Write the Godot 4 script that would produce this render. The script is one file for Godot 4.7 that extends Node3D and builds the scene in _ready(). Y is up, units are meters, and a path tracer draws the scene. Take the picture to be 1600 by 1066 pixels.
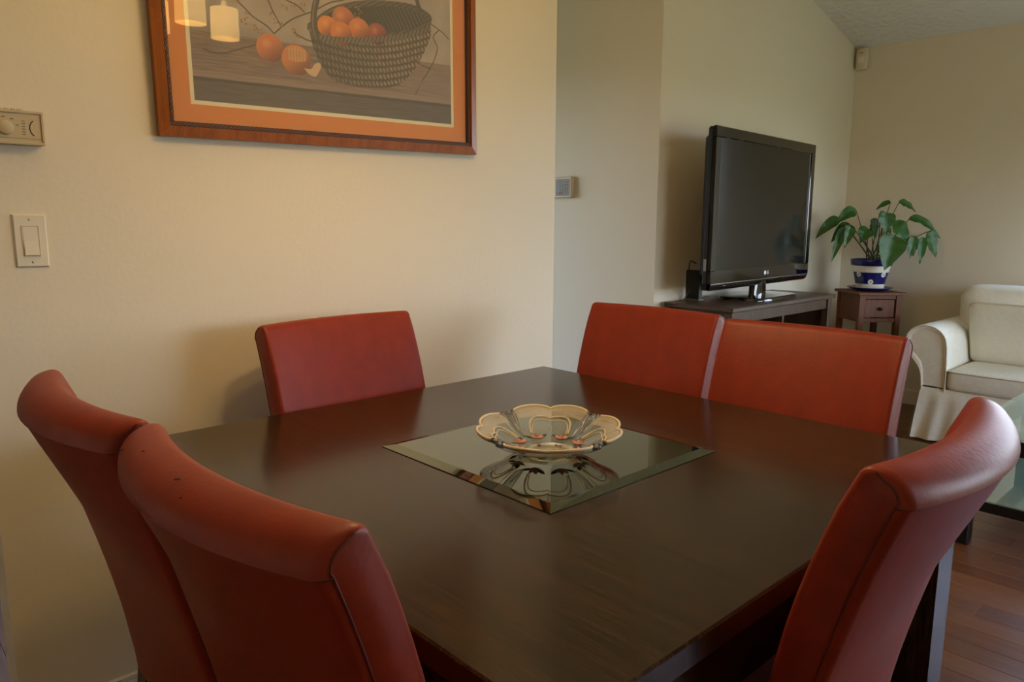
extends Node3D

# ---------------------------------------------------------------- state
var M := {}
var used := {}
var cam: Camera3D

const TABLE_Y := 0.76
const WALL_Z := -0.88       # face of the dining wall
const TV_Z := -1.24         # face of the wall behind the television
const BACK_X := 4.30        # face of the far living room wall
const HALL_X := 2.06
const LEFT_X := -2.6
const FRONT_Z := 2.8
const REAR_Z := -4.0
const RIDGE_X := 0.9

func ceil_y(x: float) -> float:
	return 2.41 + 0.26 * (4.3 - x) if x > RIDGE_X else 2.41 + 0.26 * (4.3 - RIDGE_X) - 0.26 * (RIDGE_X - x)

# ---------------------------------------------------------------- scene graph helpers
func numbered(n: String) -> String:
	if not used.has(n):
		used[n] = 0
		return n
	used[n] += 1
	return "%s_%03d" % [n, used[n]]

func thing(called: String, label: String, category: String, at := Vector3.ZERO, turn := 0.0, group := "") -> Node3D:
	var o := Node3D.new()
	o.name = numbered(called)
	add_child(o)
	o.position = at
	o.rotation_degrees.y = turn
	tag(o, label, category, group)
	return o

func tag(o: Node, label: String, category: String, group := "") -> void:
	o.set_meta("label", label)
	o.set_meta("category", category)
	if group != "":
		o.set_meta("group", group)

func S() -> SurfaceTool:
	var st := SurfaceTool.new()
	st.begin(Mesh.PRIMITIVE_TRIANGLES)
	return st

func done(st: SurfaceTool) -> ArrayMesh:
	st.generate_normals()
	return st.commit()

func part(called: String, shape, mat: Material, parent: Node = null) -> MeshInstance3D:
	var o := MeshInstance3D.new()
	o.mesh = done(shape) if shape is SurfaceTool else shape
	o.material_override = mat
	o.cast_shadow = GeometryInstance3D.SHADOW_CASTING_SETTING_ON
	if parent == null or parent == self:
		o.name = numbered(called)
		add_child(o)
	else:
		o.name = called
		parent.add_child(o, true)
	return o

func structure(called: String, shape, mat: Material) -> MeshInstance3D:
	var o := part(called, shape, mat)
	o.set_meta("kind", "structure")
	return o

# ---------------------------------------------------------------- shape helpers
func tri(st: SurfaceTool, a: Vector3, b: Vector3, c: Vector3, out: Vector3) -> void:
	var n := -(b - a).cross(c - a)
	if n.dot(out) < 0.0:
		var t := b
		b = c
		c = t
	for p in [a, b, c]:
		st.set_uv(Vector2(p.x + p.z, p.y))
		st.add_vertex(p)

func quad(st: SurfaceTool, a: Vector3, b: Vector3, c: Vector3, d: Vector3, out: Vector3) -> void:
	tri(st, a, b, c, out)
	tri(st, a, c, d, out)

func hexa(st: SurfaceTool, lo: Array, hi: Array) -> void:
	# eight corners: lo[0..3] and hi[0..3], the same way round
	st.set_smooth_group(-1)
	var mid := Vector3.ZERO
	for k in 4:
		mid += lo[k] + hi[k]
	mid /= 8.0
	quad(st, lo[0], lo[1], lo[2], lo[3], (lo[0] + lo[2]) * 0.5 - mid)
	quad(st, hi[0], hi[1], hi[2], hi[3], (hi[0] + hi[2]) * 0.5 - mid)
	for k in 4:
		var j := (k + 1) % 4
		quad(st, lo[k], lo[j], hi[j], hi[k], (lo[k] + hi[j]) * 0.5 - mid)

func rect(y: float, x0: float, x1: float, z0: float, z1: float) -> Array:
	return [Vector3(x0, y, z0), Vector3(x1, y, z0), Vector3(x1, y, z1), Vector3(x0, y, z1)]

func box(st: SurfaceTool, lo: Vector3, hi: Vector3, b := 0.0) -> void:
	# chamfered box
	var c := (lo + hi) * 0.5
	var h := (hi - lo) * 0.5
	if b <= 0.0:
		hexa(st, rect(lo.y, lo.x, hi.x, lo.z, hi.z), rect(hi.y, lo.x, hi.x, lo.z, hi.z))
		return
	b = min(b, min(h.x, min(h.y, h.z)) * 0.95)
	st.set_smooth_group(-1)
	var pt := func(s: Vector3, axis: int) -> Vector3:
		var e := h - Vector3(b, b, b)
		e[axis] = h[axis]
		return c + s * e
	for a in 3:
		var a1 := (a + 1) % 3
		var a2 := (a + 2) % 3
		for sg in [-1.0, 1.0]:
			var q := []
			for k in [[-1.0, -1.0], [1.0, -1.0], [1.0, 1.0], [-1.0, 1.0]]:
				var s := Vector3.ZERO
				s[a] = sg
				s[a1] = k[0]
				s[a2] = k[1]
				q.append(pt.call(s, a))
			var o := Vector3.ZERO
			o[a] = sg
			quad(st, q[0], q[1], q[2], q[3], o)
		for k in [[-1.0, -1.0], [1.0, -1.0], [1.0, 1.0], [-1.0, 1.0]]:
			var s0 := Vector3.ZERO
			s0[a] = -1.0
			s0[a1] = k[0]
			s0[a2] = k[1]
			var s1 := s0
			s1[a] = 1.0
			var o := Vector3.ZERO
			o[a1] = k[0]
			o[a2] = k[1]
			quad(st, pt.call(s0, a1), pt.call(s1, a1), pt.call(s1, a2), pt.call(s0, a2), o)
	for sx in [-1.0, 1.0]:
		for sy in [-1.0, 1.0]:
			for sz in [-1.0, 1.0]:
				var s := Vector3(sx, sy, sz)
				tri(st, pt.call(s, 0), pt.call(s, 1), pt.call(s, 2), s)

func grid(st: SurfaceTool, rows: Array, inside: Vector3, closed := false) -> void:
	# smooth sheet through rows of points; turned so that it looks away from the point inside
	st.set_smooth_group(0)
	var nr := rows.size()
	var nc: int = rows[0].size()
	var last := nc if closed else nc - 1
	var sum := 0.0
	for i in nr - 1:
		for j in last:
			var a: Vector3 = rows[i][j]
			var b: Vector3 = rows[i][(j + 1) % nc]
			var c: Vector3 = rows[i + 1][j]
			sum += (-(b - a).cross(c - a)).dot((a + b + c) / 3.0 - inside)
	var flip := sum < 0.0
	for i in nr - 1:
		for j in last:
			var jj := (j + 1) % nc
			var q := [rows[i][j], rows[i][jj], rows[i + 1][jj], rows[i + 1][j]]
			var u0 := float(j) / last
			var u1 := float(j + 1) / last
			var v0 := float(i) / (nr - 1)
			var v1 := float(i + 1) / (nr - 1)
			var uv := [Vector2(u0, v0), Vector2(u1, v0), Vector2(u1, v1), Vector2(u0, v1)]
			for k in ([0, 2, 1, 0, 3, 2] if flip else [0, 1, 2, 0, 2, 3]):
				st.set_uv(uv[k])
				st.add_vertex(q[k])

func tube(st: SurfaceTool, pts: Array, radii: Array, sides := 8) -> void:
	var rows := []
	var n := pts.size()
	var up := Vector3.UP
	var t0: Vector3 = (pts[1] - pts[0]).normalized()
	if abs(t0.dot(up)) > 0.9:
		up = Vector3.RIGHT
	var nx := t0.cross(up).normalized()
	for i in n:
		var t: Vector3 = (pts[min(i + 1, n - 1)] - pts[max(i - 1, 0)]).normalized()
		nx = (nx - t * nx.dot(t)).normalized()
		var ny := t.cross(nx)
		var r: float = radii[i] if i < radii.size() else radii[-1]
		var row := []
		for k in sides:
			var a := TAU * k / sides
			row.append(pts[i] + nx * (cos(a) * r) + ny * (sin(a) * r))
		rows.append(row)
	# orientation: one ring at a time would be exact; the middle point serves short tubes
	st.set_smooth_group(0)
	for i in n - 1:
		for k in sides:
			var kk := (k + 1) % sides
			var o: Vector3 = (rows[i][k] + rows[i][kk]) * 0.5 - pts[i]
			quad(st, rows[i][k], rows[i][kk], rows[i + 1][kk], rows[i + 1][k], o)
	st.set_smooth_group(-1)
	for k in sides:
		var kk := (k + 1) % sides
		tri(st, pts[0], rows[0][k], rows[0][kk], pts[0] - pts[1])
		tri(st, pts[-1], rows[-1][k], rows[-1][kk], pts[-1] - pts[-2])

func lathe(st: SurfaceTool, prof: Array, n := 32, at := Vector3.ZERO, inside := Vector3.INF) -> void:
	var rows := []
	var mid := Vector3.ZERO
	for p in prof:
		var row := []
		for k in n:
			var a := TAU * k / n
			row.append(at + Vector3(cos(a) * p.x, p.y, sin(a) * p.x))
		rows.append(row)
		mid += Vector3(0, p.y, 0)
	mid = at + mid / prof.size()
	grid(st, rows, mid if inside == Vector3.INF else inside, true)

func prism(st: SurfaceTool, poly: PackedVector2Array, place: Callable) -> void:
	# place(point, 0 or 1) puts the outline at one end or the other
	st.set_smooth_group(-1)
	var ids := Geometry2D.triangulate_polygon(poly)
	var c2 := Vector2.ZERO
	for p in poly:
		c2 += p
	c2 /= poly.size()
	var c0: Vector3 = place.call(c2, 0.0)
	var c1: Vector3 = place.call(c2, 1.0)
	for k in range(0, ids.size(), 3):
		tri(st, place.call(poly[ids[k]], 0.0), place.call(poly[ids[k + 1]], 0.0), place.call(poly[ids[k + 2]], 0.0), c0 - c1)
		tri(st, place.call(poly[ids[k]], 1.0), place.call(poly[ids[k + 1]], 1.0), place.call(poly[ids[k + 2]], 1.0), c1 - c0)
	var cw := Geometry2D.is_polygon_clockwise(poly)
	for k in poly.size():
		var a := poly[k]
		var b := poly[(k + 1) % poly.size()]
		var e := b - a
		var o2 := Vector2(-e.y, e.x) if cw else Vector2(e.y, -e.x)
		var o: Vector3 = place.call(a + o2, 0.0) - place.call(a, 0.0)
		quad(st, place.call(a, 0.0), place.call(b, 0.0), place.call(b, 1.0), place.call(a, 1.0), o)

func spow(x: float, e: float) -> float:
	return sign(x) * pow(abs(x), e)

func cushion(st: SurfaceTool, c: Vector3, h: Vector3, e1 := 0.35, e2 := 0.3, basis := Basis.IDENTITY, lump := 0.0) -> void:
	# soft superquadric; its flat axis is y
	var rows := []
	for i in 21:
		var v := -PI / 2 + PI * i / 20.0
		var row := []
		for j in 40:
			var u := TAU * j / 40.0
			var cv := spow(cos(v), e1)
			var p := Vector3(h.x * cv * spow(cos(u), e2), h.y * spow(sin(v), e1 * 1.6), h.z * cv * spow(sin(u), e2))
			if lump > 0.0:
				p *= 1.0 + lump * (sin(p.x * 23.0 + c.z * 5.0) * sin(p.z * 19.0 + 1.3) * 0.5 + sin(p.z * 41.0 + p.x * 31.0) * 0.3)
			row.append(c + basis * p)
		rows.append(row)
	grid(st, rows, c, true)

# ---------------------------------------------------------------- materials
func noise(freq: float, seed_ := 1, oct := 3) -> FastNoiseLite:
	var n := FastNoiseLite.new()
	n.noise_type = FastNoiseLite.TYPE_SIMPLEX_SMOOTH
	n.seed = seed_
	n.frequency = freq
	n.fractal_octaves = oct
	return n

func bump_tex(freq: float, strength: float, seed_ := 1, size := 256) -> ImageTexture:
	var im := noise(freq, seed_).get_seamless_image(size, size)
	im.convert(Image.FORMAT_RGBA8)
	im.bump_map_to_normal_map(strength)
	return ImageTexture.create_from_image(im)

func mottle_tex(freq: float, a: Color, b: Color, seed_ := 1, size := 256) -> ImageTexture:
	var im := noise(freq, seed_, 4).get_seamless_image(size, size)
	var out := Image.create(size, size, false, Image.FORMAT_RGB8)
	for y in size:
		for x in size:
			out.set_pixel(x, y, a.lerp(b, im.get_pixel(x, y).r))
	return ImageTexture.create_from_image(out)

func wood_tex(a: Color, b: Color, seed_ := 1, size := 512, fine := 0.55) -> ImageTexture:
	# grain runs along the picture's height
	var n1 := noise(0.035, seed_, 3)
	var n2 := noise(0.22, seed_ + 7, 2)
	var out := Image.create(size, size, false, Image.FORMAT_RGB8)
	for y in size:
		var wy := float(y)
		for x in size:
			var k := minf(minf(wy, size - 1.0 - wy) / 40.0, 1.0)
			var g := n1.get_noise_2d(x, wy * 0.05 * k) * 0.5 + 0.5
			var f := n2.get_noise_2d(x * 1.7, wy * 0.035 * k + 300.0) * 0.5 + 0.5
			var t := clampf(g * (1.0 - fine) + f * fine, 0.0, 1.0)
			out.set_pixel(x, y, a.lerp(b, smoothstep(0.2, 0.8, t)))
	return ImageTexture.create_from_image(out)

func plain(c: Color, rough := 0.6, metal := 0.0) -> StandardMaterial3D:
	var m := StandardMaterial3D.new()
	m.albedo_color = c
	m.roughness = rough
	m.metallic = metal
	return m

func tri_tex(m: StandardMaterial3D, tex: Texture2D, scale: float, normal: Texture2D = null, nscale := 1.0) -> StandardMaterial3D:
	if tex:
		m.albedo_texture = tex
	if normal:
		m.normal_enabled = true
		m.normal_texture = normal
		m.normal_scale = nscale
	m.uv1_triplanar = true
	m.uv1_scale = Vector3.ONE * scale
	return m

func make_materials() -> void:
	var paint_bump := bump_tex(0.03, 3.0, 3)
	M.wall = tri_tex(plain(Color(0.86, 0.82, 0.735), 0.6), null, 7.0, paint_bump, 0.13)
	M.wall.uv1_world_triplanar = true
	M.ceiling = tri_tex(plain(Color(0.86, 0.84, 0.79), 0.85), null, 1.3, bump_tex(0.05, 5.0, 9), 0.5)
	M.trim = plain(Color(0.88, 0.85, 0.78), 0.4)
	M.planks = []
	for k in 5:
		var d: Color = [Color(0.40, 0.245, 0.14), Color(0.38, 0.225, 0.125), Color(0.43, 0.27, 0.155), Color(0.41, 0.255, 0.15), Color(0.365, 0.215, 0.12)][k]
		var m := tri_tex(plain(Color.WHITE, 0.3), wood_tex(d, d * 1.25, 20 + k, 256), 2.2)
		m.uv1_world_triplanar = true
		m.uv1_offset = Vector3(0.37 * k, 0.11 * k, 0.53 * k)
		M.planks.append(m)
	M.subfloor = plain(Color(0.12, 0.07, 0.04), 0.8)
	M.leather = tri_tex(plain(Color.WHITE, 0.43), mottle_tex(0.02, Color(0.480, 0.142, 0.058), Color(0.540, 0.168, 0.073), 5), 3.0, bump_tex(0.16, 2.0, 6), 0.10)
	M.leather.metallic_specular = 0.42
	M.leather_dark = plain(Color(0.36, 0.09, 0.045), 0.5)
	M.espresso = tri_tex(plain(Color.WHITE, 0.19), wood_tex(Color(0.095, 0.056, 0.021), Color(0.265, 0.170, 0.072), 31, 1024, 0.62), 1.3, null)
	M.mirror = plain(Color(0.54, 0.555, 0.51), 0.015, 1.0)
	M.mirror_edge = plain(Color(0.50, 0.62, 0.56), 0.1, 0.2)
	M.glass = plain(Color(0.98, 0.985, 0.98), 0.02)
	M.glass.albedo_color.a = 0.02
	M.glass.refraction_enabled = true
	M.glass.refraction_scale = 0.05
	M.frosted = plain(Color(0.93, 0.86, 0.74), 0.35)
	M.frosted.transparency = BaseMaterial3D.TRANSPARENCY_ALPHA
	M.frosted.albedo_color.a = 0.28
	M.relief = plain(Color(0.93, 0.87, 0.76), 0.4)
	M.relief.transparency = BaseMaterial3D.TRANSPARENCY_ALPHA
	M.relief.albedo_color.a = 0.75
	M.petal_pink = plain(Color(0.80, 0.56, 0.50), 0.45)
	M.leaf_glass = plain(Color(0.30, 0.36, 0.27), 0.4)
	M.black_gloss = plain(Color(0.012, 0.012, 0.013), 0.06)
	M.black_gloss.clearcoat_enabled = true
	M.black_gloss.clearcoat = 0.6
	M.black_gloss.clearcoat_roughness = 0.03
	M.black_matte = plain(Color(0.03, 0.03, 0.032), 0.5)
	M.screen = plain(Color(0.085, 0.085, 0.07), 0.10)
	M.silver = plain(Color(0.75, 0.76, 0.78), 0.25, 1.0)
	M.logo = plain(Color(0.80, 0.80, 0.80), 0.4)
	M.stand_wood = tri_tex(plain(Color.WHITE, 0.38), wood_tex(Color(0.24, 0.175, 0.115), Color(0.35, 0.26, 0.175), 41, 256), 2.0)
	M.cherry = tri_tex(plain(Color.WHITE, 0.58), wood_tex(Color(0.32, 0.16, 0.04), Color(0.46, 0.245, 0.065), 43, 256), 3.0)
	M.knob = plain(Color(0.07, 0.05, 0.04), 0.35)
	M.linen = tri_tex(plain(Color.WHITE, 0.9), mottle_tex(0.05, Color(0.90, 0.875, 0.80), Color(0.94, 0.92, 0.85), 8), 2.5, bump_tex(0.3, 2.5, 12), 0.3)
	M.linen.uv1_world_triplanar = true
	M.piping = plain(Color(0.86, 0.82, 0.72), 0.9)
	M.coffee_black = plain(Color(0.035, 0.038, 0.036), 0.35)
	M.table_glass = plain(Color(0.70, 0.82, 0.74), 0.03)
	M.table_glass.transparency = BaseMaterial3D.TRANSPARENCY_ALPHA
	M.table_glass.albedo_color.a = 0.35
	M.leaf = tri_tex(plain(Color.WHITE, 0.42), mottle_tex(0.03, Color(0.10, 0.27, 0.025), Color(0.18, 0.385, 0.055), 15), 6.0)
	M.leaf.backlight_enabled = true
	M.leaf.backlight = Color(0.05, 0.12, 0.02)
	M.stem = plain(Color(0.20, 0.27, 0.08), 0.5)
	M.stem_brown = plain(Color(0.32, 0.15, 0.07), 0.6)
	M.soil = plain(Color(0.10, 0.06, 0.04), 0.95)
	M.glaze_white = plain(Color(0.86, 0.84, 0.78), 0.18)
	M.glaze_blue = plain(Color(0.075, 0.10, 0.36), 0.16)
	M.plastic = plain(Color(0.86, 0.83, 0.75), 0.4)
	M.plastic_beige = plain(Color(0.74, 0.68, 0.56), 0.45)
	M.plastic_cream = plain(Color(0.80, 0.76, 0.65), 0.45)
	M.grey_panel = plain(Color(0.42, 0.40, 0.36), 0.4)
	M.button = plain(Color(0.62, 0.60, 0.55), 0.5)
	M.red_button = plain(Color(0.55, 0.25, 0.20), 0.5)
	M.dark_print = plain(Color(0.16, 0.14, 0.12), 0.6)
	M.speck = plain(Color(0.10, 0.035, 0.025), 0.95)
	M.screw = plain(Color(0.70, 0.67, 0.60), 0.35, 0.4)
	M.frame_wood = tri_tex(plain(Color.WHITE, 0.35), wood_tex(Color(0.48, 0.25, 0.07), Color(0.64, 0.36, 0.12), 51, 256), 4.0)
	M.frame_dark = plain(Color(0.11, 0.055, 0.03), 0.4)
	M.frame_rope = plain(Color(0.42, 0.22, 0.08), 0.4)
	M.mat_orange = plain(Color(0.82, 0.475, 0.035), 0.85)
	M.mat_core = plain(Color(0.88, 0.85, 0.72), 0.8)
	M.pane = plain(Color(1, 1, 1), 0.0)
	M.pane.transparency = BaseMaterial3D.TRANSPARENCY_ALPHA
	M.pane.albedo_color.a = 0.04
	M.brass = plain(Color(0.45, 0.36, 0.24), 0.3, 1.0)
	M.shade = plain(Color(0.95, 0.86, 0.66), 0.8)
	M.shade.emission_enabled = true
	M.shade.emission = Color(1.0, 0.80, 0.46)
	M.shade.emission_energy_multiplier = 7.0
	M.bulb = plain(Color(1, 0.95, 0.85), 0.5)
	M.bulb.emission_enabled = true
	M.bulb.emission = Color(1.0, 0.85, 0.6)
	M.bulb.emission_energy_multiplier = 2.0

# ---------------------------------------------------------------- setting
func make_camera_and_light() -> void:
	cam = Camera3D.new()
	cam.name = "camera"
	cam.keep_aspect = Camera3D.KEEP_HEIGHT
	cam.fov = rad_to_deg(2.0 * atan(533.0 / 1145.0))
	cam.position = Vector3(-1.053, 1.214, 1.018)
	cam.rotation_degrees = Vector3(-9.11, -43.084, 0.258)
	cam.near = 0.05
	add_child(cam)
	cam.current = true
	var env := Environment.new()
	var sky := Sky.new()
	var sm := ProceduralSkyMaterial.new()
	sm.sky_top_color = Color(0.50, 0.62, 0.78)
	sm.sky_horizon_color = Color(0.86, 0.89, 0.92)
	sm.ground_horizon_color = Color(0.55, 0.58, 0.50)
	sm.ground_bottom_color = Color(0.35, 0.37, 0.30)
	sm.sun_angle_max = 0.0
	sky.sky_material = sm
	env.background_mode = Environment.BG_SKY
	env.background_energy_multiplier = 31.0
	env.sky = sky
	env.tonemap_mode = Environment.TONE_MAPPER_LINEAR
	env.tonemap_exposure = 0.57
	env.sdfgi_enabled = true
	env.ssao_enabled = true
	env.ssil_enabled = true
	var we := WorldEnvironment.new()
	we.name = "environment"
	we.environment = env
	add_child(we)

func gable(called: String, x0: float, x1: float, z0: float, z1: float, hole: Rect2 = Rect2()) -> MeshInstance3D:
	# wall that runs along x and reaches up to the pitched ceiling
	var st := S()
	var cuts := [x0, x1]
	if x0 < RIDGE_X and x1 > RIDGE_X:
		cuts = [x0, RIDGE_X, x1]
	if hole.size.x > 0.0:
		for x in [hole.position.x, hole.end.x]:
			if x > x0 and x < x1 and not cuts.has(x):
				cuts.append(x)
		cuts.sort()
	for k in cuts.size() - 1:
		var a: float = cuts[k]
		var b: float = cuts[k + 1]
		var inner: bool = hole.size.x > 0.0 and a >= hole.position.x - 0.001 and b <= hole.end.x + 0.001
		var y0 := hole.end.y if inner else 0.0
		hexa(st, rect(y0, a, b, z0, z1), [Vector3(a, ceil_y(a), z0), Vector3(b, ceil_y(b), z0), Vector3(b, ceil_y(b), z1), Vector3(a, ceil_y(a), z1)])
		if inner and hole.position.y > 0.0:
			hexa(st, rect(0, a, b, z0, z1), rect(hole.position.y, a, b, z0, z1))
	return structure(called, st, M.wall)

func make_room() -> void:
	# floor: sub-floor and boards running along z
	var st := S()
	box(st, Vector3(LEFT_X - 0.15, -0.10, REAR_Z - 0.15), Vector3(BACK_X + 0.15, -0.012, FRONT_Z + 0.15))
	var floor_ := structure("floor", st, M.subfloor)
	var rng := RandomNumberGenerator.new()
	rng.seed = 11
	var w := 0.095
	var shared := {}
	var rest := S()
	var count := 0
	var x := LEFT_X
	while x < BACK_X - 0.001:
		var x1: float = min(x + w, BACK_X)
		var z := REAR_Z - rng.randf() * 0.9
		while z < FRONT_Z:
			var ln: float = [0.6, 0.8, 1.0, 1.2][rng.randi() % 4]
			var z0: float = max(z, REAR_Z)
			var z1: float = min(z + ln, FRONT_Z)
			z += ln
			if z1 - z0 < 0.05:
				continue
			var seen := x > 0.4 and z1 > -1.3 and z0 < 1.7 and not (x < HALL_X and z1 < -0.9)
			if seen and count < 295:
				count += 1
				var key := "%.3f_%.3f" % [x1 - x, z1 - z0]
				if not shared.has(key):
					var s := S()
					box(s, Vector3(0, -0.012, 0), Vector3(x1 - x - 0.0008, 0, z1 - z0 - 0.0008), 0.0012)
					shared[key] = done(s)
				var o := part("plank", shared[key], M.planks[rng.randi() % 5], floor_)
				o.position = Vector3(x, 0, z0)
			else:
				box(rest, Vector3(x, -0.012, z0), Vector3(x1 - 0.0008, 0, z1 - 0.0008), 0.0012)
		x += w
	var far := part("plank_field", rest, M.planks[0], floor_)
	far.set_meta("kind", "stuff")

	# ceiling: two pitched slabs
	st = S()
	var t := 0.12
	for s in [[RIDGE_X, BACK_X + 0.15], [LEFT_X - 0.15, RIDGE_X]]:
		var a: float = s[0]
		var b: float = s[1]
		var z0 := REAR_Z - 0.15
		var z1 := FRONT_Z + 0.15
		hexa(st, [Vector3(a, ceil_y(a), z0), Vector3(b, ceil_y(b), z0), Vector3(b, ceil_y(b), z1), Vector3(a, ceil_y(a), z1)],
			[Vector3(a, ceil_y(a) + t, z0), Vector3(b, ceil_y(b) + t, z0), Vector3(b, ceil_y(b) + t, z1), Vector3(a, ceil_y(a) + t, z1)])
	structure("ceiling", st, M.ceiling)

	# walls
	gable("wall_dining", -0.83, 0.933, WALL_Z - 0.13, WALL_Z)
	gable("wall_television", HALL_X, BACK_X, TV_Z - 0.12, TV_Z)
	gable("wall_rear", LEFT_X - 0.15, HALL_X, REAR_Z - 0.15, REAR_Z, Rect2(-0.2, 0.0, 1.9, 2.1))
	gable("wall_front", LEFT_X - 0.15, BACK_X + 0.15, FRONT_Z, FRONT_Z + 0.15, Rect2(1.5, 0.35, 2.4, 1.43))
	st = S()
	box(st, Vector3(HALL_X, 0, REAR_Z - 0.15), Vector3(HALL_X + 0.12, ceil_y(HALL_X + 0.12), TV_Z - 0.12))
	structure("wall_hall", st, M.wall)
	st = S()
	var lo_ := LEFT_X - 0.15
	var lt := ceil_y(LEFT_X)
	box(st, Vector3(lo_, 0, REAR_Z), Vector3(LEFT_X, lt, FRONT_Z))
	structure("wall_left", st, M.wall)
	# living room wall with a window over the sofa
	var wz0 := 0.09
	var wz1 := 2.1
	var wy0 := 0.82
	var wy1 := 2.02
	var top := ceil_y(BACK_X)
	st = S()
	var xo := BACK_X + 0.15
	box(st, Vector3(BACK_X, 0, TV_Z - 0.12), Vector3(xo, top, wz0))
	box(st, Vector3(BACK_X, 0, wz1), Vector3(xo, top, FRONT_Z))
	box(st, Vector3(BACK_X, 0, wz0), Vector3(xo, wy0, wz1))
	box(st, Vector3(BACK_X, wy1, wz0), Vector3(xo, top, wz1))
	structure("wall_back", st, M.wall)
	window("window_1", Vector3(BACK_X + 0.06, wy0, wz0), Vector3(BACK_X + 0.10, wy1, wz1), true)
	window("window_2", Vector3(1.5, 0.35, FRONT_Z + 0.05), Vector3(3.9, 1.78, FRONT_Z + 0.10), false)
	window("door_1", Vector3(-0.2, 0.0, REAR_Z - 0.10), Vector3(1.7, 2.1, REAR_Z - 0.06), false)
	st = S()
	box(st, Vector3(BACK_X - 0.04, wy0 - 0.03, wz0 - 0.03), Vector3(BACK_X + 0.06, wy0, wz1 + 0.03), 0.004)
	structure("trim_1", st, M.trim)

	# baseboards: a plain board with a small cap
	var bb := func(called: String, lo: Vector3, hi: Vector3, cap: Vector3) -> void:
		var s := S()
		box(s, lo, hi, 0.002)
		box(s, Vector3(lo.x - max(-cap.x, 0.0), hi.y, lo.z - max(-cap.z, 0.0)), Vector3(hi.x + max(cap.x, 0.0), hi.y + 0.016, hi.z + max(cap.z, 0.0)), 0.004)
		structure(called, s, M.trim)
	bb.call("baseboard_dining", Vector3(-0.83, 0, WALL_Z), Vector3(0.933, 0.072, WALL_Z + 0.012), Vector3.ZERO)
	bb.call("baseboard_dining_end", Vector3(-0.842, 0, WALL_Z - 0.13), Vector3(-0.83, 0.072, WALL_Z + 0.012), Vector3.ZERO)
	bb.call("baseboard_television", Vector3(HALL_X, 0, TV_Z), Vector3(BACK_X - 0.012, 0.085, TV_Z + 0.012), Vector3.ZERO)
	bb.call("baseboard_back", Vector3(BACK_X - 0.012, 0, TV_Z), Vector3(BACK_X, 0.085, FRONT_Z), Vector3.ZERO)
	bb.call("baseboard_hall", Vector3(HALL_X - 0.012, 0, REAR_Z), Vector3(HALL_X, 0.085, TV_Z), Vector3.ZERO)

func window(called: String, lo: Vector3, hi: Vector3, along_z: bool) -> void:
	var root := Node3D.new()
	root.name = numbered(called)
	root.set_meta("kind", "structure")
	add_child(root)
	var f := 0.05
	var bar := func(a: Vector3, b: Vector3) -> void:
		var s := S()
		box(s, a, b, 0.004)
		part("frame_bar", s, M.trim, root)
	bar.call(lo, Vector3(hi.x if not along_z else hi.x, lo.y + f, hi.z))
	bar.call(Vector3(lo.x, hi.y - f, lo.z), hi)
	var n := 2
	for k in n + 1:
		var t := float(k) / n
		if along_z:
			var c: float = lerp(lo.z + f * 0.5, hi.z - f * 0.5, t)
			bar.call(Vector3(lo.x, lo.y + f, c - f * 0.5), Vector3(hi.x, hi.y - f, c + f * 0.5))
			if k < n:
				var s := S()
				var c2: float = lerp(lo.z + f * 0.5, hi.z - f * 0.5, float(k + 1) / n)
				var xm := (lo.x + hi.x) * 0.5
				box(s, Vector3(xm - 0.003, lo.y + f, c + f * 0.5), Vector3(xm + 0.003, hi.y - f, c2 - f * 0.5))
				part("pane", s, M.pane, root)
		else:
			var c: float = lerp(lo.x + f * 0.5, hi.x - f * 0.5, t)
			bar.call(Vector3(c - f * 0.5, lo.y + f, lo.z), Vector3(c + f * 0.5, hi.y - f, hi.z))
			if k < n:
				var s := S()
				var c2: float = lerp(lo.x + f * 0.5, hi.x - f * 0.5, float(k + 1) / n)
				var zm := (lo.z + hi.z) * 0.5
				box(s, Vector3(c + f * 0.5, lo.y + f, zm - 0.003), Vector3(c2 - f * 0.5, hi.y - f, zm + 0.003))
				part("pane", s, M.pane, root)

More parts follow.
